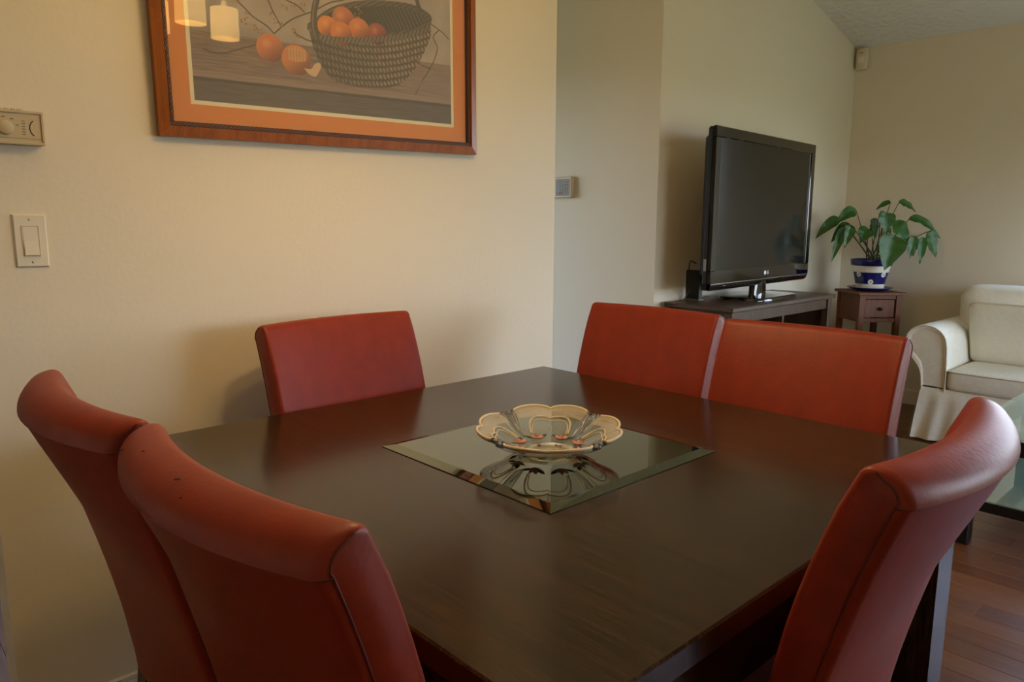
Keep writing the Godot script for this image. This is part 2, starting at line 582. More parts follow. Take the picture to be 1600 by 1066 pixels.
# ---------------------------------------------------------------- dining table
func make_table() -> void:
	var t := thing("dining_table", "square dark espresso wood dining table with red leather chairs around it", "table")
	var h := 0.61
	var s := S()
	box(s, Vector3(-h, TABLE_Y - 0.035, -h), Vector3(h, TABLE_Y, h), 0.003)
	part("tabletop", s, M.espresso, t)
	for k in 4:
		var a := S()
		var lo := Vector3(-h + 0.10, TABLE_Y - 0.13, h - 0.045)
		var hi := Vector3(h - 0.10, TABLE_Y - 0.0352, h - 0.02)
		box(a, lo, hi, 0.001)
		var o := part("apron", a, M.espresso, t)
		o.rotation_degrees.y = 90.0 * k
		var l := S()
		var e := h - 0.012
		hexa(l, rect(0.0, e - 0.085, e, e - 0.085, e), rect(TABLE_Y - 0.0352, e - 0.09, e, e - 0.09, e))
		var lg := part("leg", l, M.espresso, t)
		lg.rotation_degrees.y = 90.0 * k

	# bevelled mirror plate let into the middle of the table
	var m := thing("mirror_plate", "square mirror tile with slanted edges under the glass bowl", "mirror", Vector3(-0.016, TABLE_Y, 0.017))
	var r := 0.24
	var bw := 0.022
	var y1 := 0.0065
	var y0 := 0.0016
	s = S()
	quad(s, Vector3(-r + bw, y1, -r + bw), Vector3(r - bw, y1, -r + bw), Vector3(r - bw, y1, r - bw), Vector3(-r + bw, y1, r - bw), Vector3.UP)
	s.set_smooth_group(-1)
	box(s, Vector3(-r + bw, 0.001, -r + bw), Vector3(r - bw, y1 - 0.0002, r - bw))
	part("mirror_face", s, M.mirror, m)
	var bev := S()
	bev.set_smooth_group(-1)
	var bevel_mesh: ArrayMesh
	hexa(bev, [Vector3(-r, 0.0006, r), Vector3(r, 0.0006, r), Vector3(r - bw, 0.0006, r - bw), Vector3(-r + bw, 0.0006, r - bw)],
		[Vector3(-r, y0, r), Vector3(r, y0, r), Vector3(r - bw, y1, r - bw), Vector3(-r + bw, y1, r - bw)])
	bevel_mesh = done(bev)
	for k in 4:
		var o := part("bevel", bevel_mesh, M.mirror, m)
		o.rotation_degrees.y = 90.0 * k

# ---------------------------------------------------------------- chairs
var front_curve := [[0.36, -0.052], [0.44, -0.042], [0.55, -0.026], [0.678, -0.005], [0.785, 0.017], [0.863, 0.040], [0.93, 0.064], [0.97, 0.081]]

func back_thick(y: float) -> float:
	return lerp(0.048, 0.066, smoothstep(0.45, 0.80, y))

func front_d(y: float) -> float:
	for k in front_curve.size() - 1:
		var a: Array = front_curve[k]
		var b: Array = front_curve[k + 1]
		if y <= b[0]:
			var prev: Array = front_curve[max(k - 1, 0)]
			var nxt: Array = front_curve[min(k + 2, front_curve.size() - 1)]
			return cubic_interpolate_in_time(a[1], b[1], prev[1], nxt[1], (y - a[0]) / (b[0] - a[0]), b[0] - a[0], prev[0] - a[0], nxt[0] - a[0])
	return front_curve[-1][1]

func chair_bow(u: float, y: float) -> float:
	return (1.0 - u * u) * lerp(0.08, 1.0, smoothstep(0.60, 0.94, y))

func make_chair() -> Node3D:
	var t := thing("dining_chair", "", "chair", Vector3.ZERO, 0.0, "red leather chairs around the dining table")
	var hw := 0.230
	var seam_y := 0.925
	var rr := 0.011
	# columns across the width with rounded ends: [x, shrink]
	var cols := []
	for k in 5:
		var a := PI / 2 - PI / 2 * k / 4.0
		cols.append([-hw + rr - rr * sin(a), rr * (1.0 - cos(a))])
	for k in range(1, 14):
		cols.append([lerp(-hw + rr, hw - rr, k / 14.0), 0.0])
	for k in 5:
		var a := PI / 2 * k / 4.0
		cols.append([hw - rr + rr * sin(a), rr * (1.0 - cos(a))])
	# profile of the wrapped panel: front face, over the top, down to the seam behind: [depth, height, share of the back]
	var prof := []
	for k in 15:
		var y: float = lerp(0.40, 0.948, k / 14.0)
		prof.append([front_d(y), y, 0.0])
	var fx: float = front_d(0.948)
	for k in range(1, 5):
		var a := PI / 2 * k / 4.0
		prof.append([fx + 0.004 * sin(a) + 0.013 * (1.0 - cos(a)), 0.948 + 0.015 * sin(a), 0.05 * k])
	var bx: float = fx + 0.017
	var cx: float = front_d(seam_y) + back_thick(seam_y) + 0.004
	for k in range(1, 13):
		var a := PI / 2 * k / 12.0
		prof.append([bx + (cx - bx) * sin(a), seam_y + 0.038 * cos(a), 0.2 + 0.8 * sin(a)])
	var rows := []
	for p in prof:
		var row := []
		for c in cols:
			var u: float = c[0] / hw
			var bowed: float = lerp(0.032, 0.046, p[2]) * chair_bow(u, p[1])
			var d: float = p[0] + bowed + c[1] * lerp(1.0, -1.0, p[2])
			var y: float = p[1] - c[1] * (sin(PI * p[2]) * 0.8)
			row.append(Vector3(c[0], y, d))
		rows.append(row)
	var s := S()
	grid(s, rows, Vector3(0, 0.7, 0.06))
	part("backrest", s, M.leather, t)
	# back panel under the seam
	var brow := []
	for k in 15:
		var y: float = lerp(0.36, seam_y, k / 14.0)
		var row := []
		for c in cols:
			var u: float = c[0] / hw
			row.append(Vector3(c[0], y, front_d(y) + back_thick(y) + 0.001 + 0.046 * chair_bow(u, y) - c[1]))
		brow.append(row)
	s = S()
	grid(s, brow, Vector3(0, 0.7, -0.1))
	part("back_panel", s, M.leather, t)
	# side panels close the ends between the front edge and the edge behind
	for sd in [-1.0, 1.0]:
		var j: int = 0 if sd < 0.0 else cols.size() - 1
		var fr := []
		var bk := []
		for k in 19:
			fr.append(rows[k][j])
		for k in 15:
			bk.append(brow[k][j])
		for k in range(prof.size() - 2, 17, -1):
			bk.append(rows[k][j])
		var n := 40
		var srow := []
		var pick := func(list: Array, v: float) -> Vector3:
			# point at a share of the list's length
			var len_ := 0.0
			for k in list.size() - 1:
				len_ += list[k].distance_to(list[k + 1])
			var want := len_ * v
			for k in list.size() - 1:
				var e: float = list[k].distance_to(list[k + 1])
				if want <= e or k == list.size() - 2:
					return list[k].lerp(list[k + 1], clampf(want / maxf(e, 0.00001), 0.0, 1.0))
				want -= e
			return list[-1]
		for k in n + 1:
			var v := 1.0 - pow(1.0 - float(k) / n, 2.2)
			var a: Vector3 = pick.call(fr, v)
			var b: Vector3 = pick.call(bk, v)
			var row := []
			for i in 7:
				var w := i / 6.0
				var p := a.lerp(b, w)
				p.x = sd * (hw + 0.005 * sin(PI * w) * (1.0 - pow(v, 12.0)))
				row.append(p)
			srow.append(row)
		s = S()
		grid(s, srow, Vector3(0, 0.7, 0.06))
		part("side_panel", s, M.leather, t)
		var seam := []
		for p in bk:
			seam.append(p + Vector3(sd * 0.0004, 0.0004, 0.0))
		s = S()
		tube(s, seam, [0.0014], 6)
		part("side_seam", s, M.leather_dark, t)
	s = S()
	var across := []
	for c in cols:
		var u: float = c[0] / hw
		across.append(Vector3(c[0], seam_y, front_d(seam_y) + back_thick(seam_y) + 0.0015 + 0.046 * chair_bow(u, seam_y) - c[1]))
	tube(s, across, [0.0016], 6)
	part("back_seam", s, M.leather_dark, t)
	# seat: upholstered box with a crowned top
	s = S()
	cushion(s, Vector3(0, 0.42, -0.194), Vector3(0.226, 0.065, 0.164), 0.16, 0.14)
	part("seat", s, M.leather, t)
	s = S()
	box(s, Vector3(-0.21, 0.335, -0.345), Vector3(0.21, 0.372, -0.02), 0.004)
	part("seat_rail", s, M.espresso, t)
	for sx in [-1.0, 1.0]:
		s = S()
		hexa(s, rect(0.0, sx * 0.205 - 0.016, sx * 0.205 + 0.016, -0.337, -0.305), rect(0.34, sx * 0.20 - 0.023, sx * 0.20 + 0.023, -0.344, -0.298))
		part("leg", s, M.espresso, t)
		s = S()
		hexa(s, rect(0.0, sx * 0.205 - 0.016, sx * 0.205 + 0.016, 0.0, 0.032), rect(0.37, sx * 0.20 - 0.023, sx * 0.20 + 0.023, -0.05, -0.004))
		part("leg", s, M.espresso, t)
	return t

func make_chairs() -> void:
	var first := make_chair()
	var spots := [
		[Vector3(-0.046, 0, 0.634), 2.6, "red leather chair alone on the table side opposite the framed picture"],
		[Vector3(-0.668, 0, 0.270), -90.0 + 2.9, "red leather chair with small dark spots on its top edge"],
		[Vector3(-0.690, 0, -0.205), -90.0 + 1.0, "red leather chair beside the spotted one, close to the light switch wall"],
		[Vector3(-0.05, 0, -0.632), 180.0 + 4.0, "red leather chair alone between the table and the picture wall"],
		[Vector3(0.676, 0, -0.305), 90.0 + 1.0, "red leather chair beside the hall wall, in front of the television"],
		[Vector3(0.628, 0, 0.205), 90.0 + 0.4, "red leather chair with the plant table and sofa arm behind it"],
	]
	for i in spots.size():
		var o: Node3D = first
		if i > 0:
			o = first.duplicate()
			o.name = numbered("dining_chair")
			add_child(o)
		o.position = spots[i][0]
		o.rotation_degrees.y = spots[i][1]
		o.set_meta("label", spots[i][2])
		if i == 1:
			# dark specks in the leather along the top
			for p in [[-0.115, 0.142, 0.9612, 0.0022], [-0.15, 0.152, 0.9570, 0.0018], [0.005, 0.152, 0.9617, 0.0034], [0.045, 0.165, 0.9565, 0.0016]]:
				var st := S()
				lathe(st, [Vector2(0.0001, 0.0006), Vector2(p[3] * 0.8, 0.0005), Vector2(p[3], 0.0)], 8, Vector3(p[0], p[2], p[1]))
				part("spot", st, M.speck, o)

# ---------------------------------------------------------------- glass bowl
func petal_r(a: float) -> float:
	# outline of the rim: four double-lobed petals with fans between them
	var q := fposmod(a + PI / 4, PI / 2) - PI / 4
	var w := q / deg_to_rad(36.0)
	if abs(w) <= 1.0:
		var l := sqrt(maxf(0.0, 1.0 - pow((abs(w) - 0.52) / 0.54, 2.0)))
		return 0.895 + 0.115 * l
	var k: float = (abs(q) - deg_to_rad(36.0)) / deg_to_rad(9.0)
	return 0.90 + 0.035 * abs(cos(k * PI)) * (1.0 - 0.3 * k)

func bowl_point(a: float, s: float, lift: float) -> Vector3:
	var rim := petal_r(a)
	var rad: float = 0.142 * (s if s < 0.45 else lerp(s, s * rim, smoothstep(0.45, 1.0, s)))
	var y := 0.004 + 0.042 * pow(maxf(0.0, (s - 0.33) / 0.67), 1.15)
	if s > 0.5:
		var q := fposmod(a + PI / 4, PI / 2) - PI / 4
		y += 0.007 * smoothstep(0.5, 1.0, s) * (rim - 0.9) / 0.11
		if abs(q) > deg_to_rad(36.0):
			y += 0.0035 * sin((abs(q) - deg_to_rad(36.0)) / deg_to_rad(9.0) * TAU) * smoothstep(0.5, 0.8, s)
	return Vector3(cos(a) * rad * (1.0 + 0.16 * smoothstep(0.3, 1.0, s)), y + lift, sin(a) * rad)

func make_bowl() -> void:
	var t := thing("glass_bowl", "scalloped clear glass bowl with frosted rim and pink flowers on the mirror", "bowl", Vector3(-0.050, TABLE_Y + 0.0068, 0.053), 45.0 - 2.0)
	var n := 160
	var inner := []
	var outer := []
	var svals := [0.0001, 0.12, 0.24, 0.34, 0.42, 0.5, 0.58, 0.66, 0.74, 0.82, 0.9, 0.96, 1.0]
	var loop := []
	for s in svals:
		var row := []
		for k in n:
			row.append(bowl_point(TAU * k / n, s, 0.0052))
		loop.append(row)
	for i in range(svals.size() - 1, -1, -1):
		var row := []
		for k in n:
			row.append(bowl_point(TAU * k / n, svals[i], 0.0))
		loop.append(row)
	var st := S()
	grid(st, loop, Vector3(0, 0.03, 0), true)
	part("bowl_body", st, M.glass, t)
	# base ring
	st = S()
	lathe(st, [Vector2(0.040, 0.0045), Vector2(0.040, 0.0), Vector2(0.048, 0.0), Vector2(0.052, 0.0045)], 48, Vector3.ZERO, Vector3(0, 0.02, 0))
	part("foot_ring", st, M.glass, t)
	# frosted borders of the petals and raised heart outlines
	for q in 4:
		var mid := PI / 2 * q
		st = S()
		var rows := []
		for s in [0.80, 0.86, 0.92, 0.97, 1.004, 1.0, 0.95]:
			var row := []
			for k in 33:
				var w := lerpf(-1.0, 1.0, k / 32.0)
				var a := mid + w * deg_to_rad(37.0)
				var top: bool = rows.size() < 5
				row.append(bowl_point(a, s, 0.0064 if top else -0.0012))
			rows.append(row)
		grid(st, rows, Vector3(0, 0.03, 0))
		part("frosted_border", st, M.frosted, t)
		st = S()
		var pts := []
		for k in 33:
			var w := lerpf(-1.0, 1.0, k / 32.0)
			pts.append(bowl_point(mid + w * deg_to_rad(30.0), 0.79 - 0.26 * pow(abs(w), 6.0), 0.0068))
		tube(st, pts, [0.0019], 6)
		part("heart_line", st, M.relief, t)
		st = S()
		pts = []
		for k in 33:
			var w := lerpf(-1.0, 1.0, k / 32.0)
			pts.append(bowl_point(mid + w * deg_to_rad(27.0), 0.74 - 0.22 * pow(abs(w), 6.0), 0.0062))
		tube(st, pts, [0.0011], 6)
		part("inner_heart_line", st, M.relief, t)
		st = S()
		pts = []
		for k in 33:
			pts.append(bowl_point(mid + lerpf(-1.0, 1.0, k / 32.0) * deg_to_rad(37.0), 0.995, 0.0050))
		tube(st, pts, [0.0024], 7)
		part("rim_edge", st, M.relief, t)
		# fan ribs between the petals
		for rb in [-1.0, 0.0, 1.0]:
			st = S()
			var a: float = mid + PI / 4 + rb * deg_to_rad(4.6)
			pts = []
			for k in 9:
				pts.append(bowl_point(mid + PI / 4 + rb * deg_to_rad(lerp(2.0, 6.0, k / 8.0)), lerp(0.5, 1.0, k / 8.0), 0.0058))
			tube(st, pts, [0.0012, 0.0016, 0.002, 0.0024, 0.0027, 0.003, 0.0032, 0.0034, 0.003], 6)
			part("fan_rib", st, M.glass, t)
	# pink flowers with leaves round the bottom
	for k in 8:
		var a := TAU * (k + 0.5) / 8.0
		var c := Vector3(cos(a) * 0.064, 0.0125, sin(a) * 0.064)
		var fl := S()
		for p in 6:
			var b := TAU * p / 6.0 + k
			var dir := Vector3(cos(b), 0.35, sin(b)).normalized()
			var side := dir.cross(Vector3.UP).normalized()
			petal(fl, c, dir, side, 0.0165, 0.0050, 0.0018)
		part("flower", fl, M.petal_pink, t)
		for p in [-1.0, 1.0]:
			var lf := S()
			var b: float = a + p * 1.15
			petal(lf, c + Vector3(cos(b) * 0.008, -0.0015, sin(b) * 0.008), Vector3(cos(b), 0.18, sin(b)).normalized(), Vector3(-sin(b), 0, cos(b)), 0.019, 0.0055, 0.0014)
			part("leaf", lf, M.leaf_glass, t)

func petal(st: SurfaceTool, at: Vector3, dir: Vector3, side: Vector3, ln: float, wd: float, th: float) -> void:
	var up := side.cross(dir).normalized()
	if up.y < 0.0:
		up = -up
	var rows := []
	for i in 7:
		var v := i / 6.0
		var w := wd * pow(sin(PI * clampf(v, 0.02, 0.98)), 0.8)
		var row := []
		for k in 6:
			var a := TAU * k / 6.0
			row.append(at + dir * (ln * v) + side * (cos(a) * w) + up * (sin(a) * th * (0.3 + sin(PI * v))))
		rows.append(row)
	grid(st, rows, at + dir * ln * 0.5, true)

# ---------------------------------------------------------------- picture
func poly_fill(im: Image, pts: Array, paint: Callable) -> void:
	var poly := PackedVector2Array(pts)
	var lo := poly[0]
	var hi := poly[0]
	for p in poly:
		lo = lo.min(p)
		hi = hi.max(p)
	for y in range(maxi(0, int(lo.y)), mini(im.get_height(), int(hi.y) + 2)):
		for x in range(maxi(0, int(lo.x)), mini(im.get_width(), int(hi.x) + 2)):
			var p := Vector2(x + 0.5, y + 0.5)
			if Geometry2D.is_point_in_polygon(p, poly):
				im.set_pixel(x, y, paint.call(p))

func disc(im: Image, c: Vector2, r: Vector2, paint: Callable) -> void:
	for y in range(maxi(0, int(c.y - r.y)), mini(im.get_height(), int(c.y + r.y) + 2)):
		for x in range(maxi(0, int(c.x - r.x)), mini(im.get_width(), int(c.x + r.x) + 2)):
			var q := (Vector2(x + 0.5, y + 0.5) - c) / r
			if q.length() <= 1.0:
				im.set_pixel(x, y, paint.call(q))

func stroke(im: Image, pts: Array, w: float, c: Color) -> void:
	for k in pts.size() - 1:
		var a: Vector2 = pts[k]
		var b: Vector2 = pts[k + 1]
		var n := int(a.distance_to(b)) + 1
		for i in n + 1:
			disc(im, a.lerp(b, float(i) / n), Vector2(w, w), func(_q): return c)

func smooth_line(pts: Array, n := 8) -> Array:
	var c := Curve2D.new()
	for k in pts.size():
		var tan: Vector2 = (pts[min(k + 1, pts.size() - 1)] - pts[max(k - 1, 0)]) / 6.0
		c.add_point(pts[k], -tan, tan)
	var out := []
	for k in pts.size() - 1:
		for i in n:
			out.append(c.sample(k, float(i) / n))
	out.append(pts[-1])
	return out

func paint_print() -> Image:
	# still life print: basket and oranges on a plank table; width 1000 units, 640 high, v measured up from the bottom
	var W := 1000
	var H := 640
	var im := Image.create(W, H, false, Image.FORMAT_RGB8)
	var n1 := noise(0.006, 61, 4)
	var n2 := noise(0.05, 62, 3)
	var P := func(u: float, v: float) -> Vector2: return Vector2(u, H - v)
	var L := func(list: Array) -> Array:
		var o := []
		for p in list:
			o.append(Vector2(p[0], H - p[1]))
		return o
	for y in H:
		var v := H - y
		for x in W:
			var back := 205.0 + 0.018 * x
			var edge := 71.0 + 0.005 * x
			var g := n2.get_noise_2d(x * 0.12, y * 2.2)
			var c: Color
			if v > back:
				c = Color(0.58, 0.53, 0.50).lerp(Color(0.67, 0.62, 0.58), clampf(0.5 + n1.get_noise_2d(x, y) * 0.9, 0, 1))
				c = c.lerp(Color(0.44, 0.40, 0.38), 0.6 * smoothstep(60.0, 0.0, v - back) * smoothstep(420.0, 100.0, x))
			elif v > edge:
				c = Color(0.40, 0.32, 0.29).lerp(Color(0.52, 0.43, 0.38), clampf(0.5 + g, 0, 1))
				c = c.lerp(Color(0.56, 0.48, 0.43), smoothstep(500.0, 950.0, x) * 0.5)
				if v - edge < 20.0:
					c = c.lerp(Color(0.60, 0.51, 0.46), 0.5)
			else:
				c = Color(0.285, 0.245, 0.225).lerp(Color(0.36, 0.31, 0.28), clampf(0.5 + g * 1.1, 0, 1))
				if edge - v < 10.0:
					c = c.darkened(0.35)
			im.set_pixel(x, y, c)
	# branches
	var bark := Color(0.27, 0.20, 0.17)
	for b in [[[270, 233], [246, 253], [205, 272], [179, 293], [148, 318], [110, 362]], [[273, 234], [336, 286], [415, 325], [480, 363], [547, 388], [640, 450], [700, 520]], [[297, 260], [271, 301], [256, 337], [238, 400]], [[383, 316], [354, 335], [311, 347], [270, 380]], [[210, 190], [156, 170], [88, 147], [37, 154]], [[408, 227], [378, 232], [341, 247]]]:
		stroke(im, smooth_line(L.call(b)), 2.2, bark)
	# basket: inside, body with weave, rim, handles
	var rim: Array = smooth_line(L.call([[392, 281], [395, 262], [449, 246], [590, 259], [753, 292], [869, 331], [910, 368], [901, 397], [824, 417], [703, 409], [597, 390], [487, 350], [392, 281]]))
	var weave := func(p: Vector2) -> Color:
		var v: float = H - p.y
		var u := p.x
		var k := (u - 395.0) / 510.0
		var h := v - 60.0 * k + 40.0 * sin(PI * clampf(k, 0, 1))
		var row := floorf(h / 23.0)
		var col := u / 16.0 + (0.5 if int(row) % 2 == 0 else 0.0) + h / 40.0
		var fx := fposmod(col, 1.0)
		var fy := fposmod(h / 23.0, 1.0)
		var s := pow(sin(PI * fx), 0.6) * pow(sin(PI * fy), 0.5)
		return Color(0.09, 0.075, 0.065).lerp(Color(0.68, 0.57, 0.49), s * (0.66 + 0.34 * smoothstep(0.0, 0.75, k)) * (0.85 + 0.3 * n2.get_noise_2d(u, v)))
	poly_fill(im, smooth_line(L.call([[395, 268], [414, 197], [443, 146], [481, 112], [564, 100], [652, 103], [745, 120], [813, 173], [865, 240], [908, 330], [869, 345], [753, 300], [590, 268], [449, 256], [395, 268]])), weave)
	poly_fill(im, rim, func(p: Vector2) -> Color:
		var d := fposmod(p.x * 0.5 + p.y * 0.9, 13.0) / 13.0
		return Color(0.13, 0.115, 0.11).lerp(Color(0.34, 0.30, 0.285), pow(sin(PI * d), 0.8)))
	poly_fill(im, smooth_line(L.call([[427, 282], [470, 325], [596, 368], [703, 390], [823, 399], [878, 378], [858, 350], [753, 310], [590, 276], [455, 264], [427, 282]])), func(p: Vector2) -> Color:
		var d := fposmod(p.x * 0.8 - p.y * 0.5, 15.0) / 15.0
		return Color(0.085, 0.075, 0.075).lerp(Color(0.34, 0.30, 0.28), pow(sin(PI * d), 1.5) * smoothstep(500.0, 850.0, p.x)))
	var fruit := func(cx: float, cv: float, r: float, body: Color, dark: Color) -> void:
		disc(im, P.call(cx, cv), Vector2(r, r * 0.93), func(q: Vector2) -> Color:
			var l := clampf(0.62 - q.x * 0.30 - q.y * 0.42, 0.0, 1.0)
			var c := dark.lerp(body, smoothstep(0.0, 0.85, l))
			return c.lerp(Color(0.95, 0.74, 0.55), 0.35 * smoothstep(0.55, 0.0, (q - Vector2(-0.25, -0.3)).length())))
	var org := Color(0.80, 0.45, 0.20)
	var shade_ := Color(0.40, 0.17, 0.09)
	fruit.call(666, 290, 40.0, Color(0.60, 0.24, 0.15), Color(0.28, 0.10, 0.08))
	fruit.call(530, 318, 44.0, Color(0.74, 0.40, 0.22), shade_)
	fruit.call(467, 284, 38.0, Color(0.84, 0.50, 0.20), shade_)
	fruit.call(592, 292, 43.0, org, shade_)
	fruit.call(520, 270, 42.0, org, shade_)
	# front strip of rim covers the fruit
	poly_fill(im, smooth_line(L.call([[395, 270], [449, 254], [590, 268], [753, 300], [869, 342], [900, 362], [905, 340], [869, 322], [753, 282], [590, 249], [449, 236], [400, 252], [395, 270]])), func(p: Vector2) -> Color:
		var d := fposmod(p.x * 0.9 + p.y * 0.4, 14.0) / 14.0
		return Color(0.14, 0.12, 0.115).lerp(Color(0.45, 0.39, 0.37), pow(sin(PI * d), 0.8)))
	stroke(im, smooth_line(L.call([[470, 640], [445, 470], [434, 381], [419, 326], [415, 278], [425, 236]])), 11.0, Color(0.22, 0.19, 0.18))
	stroke(im, smooth_line(L.call([[466, 640], [441, 470], [430, 381], [416, 326], [412, 278], [421, 240]])), 3.0, Color(0.42, 0.37, 0.34))
	stroke(im, smooth_line(L.call([[790, 640], [826, 500], [840, 453], [848, 425], [857, 408]])), 9.0, Color(0.24, 0.21, 0.20))
	# fruit on the table
	fruit.call(255, 186, 47.0, Color(0.77, 0.43, 0.22), Color(0.42, 0.20, 0.12))
	fruit.call(345, 160, 52.0, Color(0.78, 0.46, 0.24), Color(0.42, 0.21, 0.13))
	for k in 6:
		var a := lerpf(-0.9, 0.9, k / 5.0)
		disc(im, P.call(348 + a * 30.0, 178), Vector2(10, 26.0 * (1.0 - 0.3 * abs(a))), func(q: Vector2) -> Color: return Color(0.66, 0.44, 0.26).lerp(Color(0.80, 0.60, 0.40), 1.0 - abs(q.x)))
	poly_fill(im, smooth_line(L.call([[371, 138], [390, 120], [415, 116], [436, 150], [428, 162], [411, 154], [398, 138], [371, 138]])), func(_p: Vector2) -> Color: return Color(0.80, 0.66, 0.52))
	# twigs on the right and berries
	for b in [[[906, 362], [959, 341], [992, 320]], [[944, 343], [918, 316], [937, 280], [920, 232], [893, 190], [861, 148], [830, 99]], [[903, 199], [864, 206], [835, 221]]]:
		stroke(im, smooth_line(L.call(b)), 2.0, bark)
	var rng := RandomNumberGenerator.new()
	rng.seed = 5
	for b in [[178, 274], [170, 254], [183, 249], [210, 241], [223, 233], [263, 291], [280, 271], [290, 262], [316, 319], [346, 330], [377, 339], [341, 254], [355, 236], [487, 337], [494, 321], [588, 367], [595, 354], [582, 335], [122, 159], [128, 150], [29, 180], [134, 189], [180, 123], [210, 129], [845, 222], [864, 202], [832, 160], [851, 139], [841, 123], [820, 105], [675, 202], [150, 318], [256, 337], [640, 450], [560, 400]]:
		for k in 4:
			var o := Vector2(rng.randf_range(-10, 10), rng.randf_range(-8, 8))
			disc(im, P.call(b[0] + o.x, b[1] + o.y), Vector2.ONE * rng.randf_range(2.2, 4.0), func(_q): return Color(0.55, 0.40, 0.22))
	return im

func make_picture() -> void:
	# local axes: x along the wall, y up, z out of the wall; origin at the middle of the lower edge
	var t := thing("framed_picture", "framed still life print of oranges and basket with orange mat on wall", "picture", Vector3(0.048, 1.426, WALL_Z + 0.004), 0.0)
	t.rotation_degrees = Vector3(0.9, 0, 1.1)
	var W := 0.98
	var Hh := 0.70
	var fw := 0.024
	var rails := [[Vector2(-W / 2, 0), Vector2(W / 2, 0), Vector2(W / 2 - fw, fw), Vector2(-W / 2 + fw, fw)],
		[Vector2(-W / 2, Hh), Vector2(W / 2, Hh), Vector2(W / 2 - fw, Hh - fw), Vector2(-W / 2 + fw, Hh - fw)],
		[Vector2(-W / 2, 0), Vector2(-W / 2, Hh), Vector2(-W / 2 + fw, Hh - fw), Vector2(-W / 2 + fw, fw)],
		[Vector2(W / 2, 0), Vector2(W / 2, Hh), Vector2(W / 2 - fw, Hh - fw), Vector2(W / 2 - fw, fw)]]
	for r in rails:
		var st := S()
		var lo := []
		var hi := []
		for k in 4:
			var p: Vector2 = r[k]
			lo.append(Vector3(p.x, p.y, 0.0))
			hi.append(Vector3(p.x, p.y, 0.020 if k < 2 else 0.026))
		hexa(st, lo, hi)
		part("frame_rail", st, M.frame_wood, t)
	# dark inner lip with a twisted rope moulding
	var iw := 0.012
	var a0 := Vector2(-W / 2 + fw, fw)
	var a1 := Vector2(W / 2 - fw, Hh - fw)
	for s in [[a0, Vector2(a1.x, a0.y + iw)], [Vector2(a0.x, a1.y - iw), a1], [Vector2(a0.x, a0.y + iw), Vector2(a0.x + iw, a1.y - iw)], [Vector2(a1.x - iw, a0.y + iw), Vector2(a1.x, a1.y - iw)]]:
		var st := S()
		box(st, Vector3(s[0].x, s[0].y, 0.0), Vector3(s[1].x, s[1].y, 0.020), 0.001)
		var lip := part("inner_lip", st, M.frame_dark, t)
		var horiz: bool = s[1].x - s[0].x > s[1].y - s[0].y
		for strand in 2:
			var pts := []
			var ln: float = (s[1].x - s[0].x) if horiz else (s[1].y - s[0].y)
			var n := int(ln / 0.0045)
			for k in n + 1:
				var ph := k * PI / 2.0 * 0.8 + strand * PI
				var across: float = sin(ph) * 0.0030
				var out: float = 0.0205 + cos(ph) * 0.0012
				if horiz:
					pts.append(Vector3(s[0].x + ln * k / n, (s[0].y + s[1].y) * 0.5 + across, out))
				else:
					pts.append(Vector3((s[0].x + s[1].x) * 0.5 + across, s[0].y + ln * k / n, out))
			st = S()
			tube(st, pts, [0.0014], 5)
			part("rope", st, M.frame_rope, lip)
	# mat with its pale bevelled core, print, glass
	var m0 := a0 + Vector2(iw, iw)
	var m1 := a1 - Vector2(iw, iw)
	var mw := 0.046
	var o0 := m0 + Vector2(mw, mw - 0.002)
	var o1 := m1 - Vector2(mw, mw)
	for s in [[Vector2(m0.x, m0.y), Vector2(m1.x, o0.y)], [Vector2(m0.x, o1.y), Vector2(m1.x, m1.y)], [Vector2(m0.x, o0.y), Vector2(o0.x, o1.y)], [Vector2(o1.x, o0.y), Vector2(m1.x, o1.y)]]:
		var st := S()
		box(st, Vector3(s[0].x, s[0].y, 0.004), Vector3(s[1].x, s[1].y, 0.0075))
		part("mat_border", st, M.mat_orange, t)
	var cw := 0.010
	for s in [[o0, Vector2(o1.x, o0.y + cw)], [Vector2(o0.x, o1.y - cw), o1], [Vector2(o0.x, o0.y + cw), Vector2(o0.x + cw, o1.y - cw)], [Vector2(o1.x - cw, o0.y + cw), Vector2(o1.x, o1.y - cw)]]:
		var st := S()
		box(st, Vector3(s[0].x, s[0].y, 0.004), Vector3(s[1].x, s[1].y, 0.0062))
		part("inner_mat", st, M.mat_core, t)
	var p0 := o0 + Vector2(cw, cw)
	var p1 := o1 - Vector2(cw, cw)
	var st := S()
	st.set_smooth_group(-1)
	var qs := [Vector3(p0.x, p0.y, 0.0052), Vector3(p0.x, p1.y, 0.0052), Vector3(p1.x, p1.y, 0.0052), Vector3(p1.x, p0.y, 0.0052)]
	var vtop := 1.0 - (p1.y - p0.y) / (p1.x - p0.x) * 1000.0 / 640.0
	var uvs := [Vector2(0, 1), Vector2(0, vtop), Vector2(1, vtop), Vector2(1, 1)]
	for k in [0, 1, 2, 0, 2, 3]:
		st.set_uv(uvs[k])
		st.add_vertex(qs[k])
	var pm := plain(Color.WHITE, 0.7)
	pm.albedo_texture = ImageTexture.create_from_image(paint_print())
	part("art_print", st, pm, t)
	st = S()
	box(st, Vector3(a0.x, a0.y, 0.001), Vector3(a1.x, a1.y, 0.0035))
	part("backing_board", st, M.mat_core, t)
	st = S()
	box(st, Vector3(m0.x - 0.004, m0.y - 0.004, 0.0105), Vector3(m1.x + 0.004, m1.y + 0.004, 0.0125))
	part("glass_pane", st, M.pane, t)

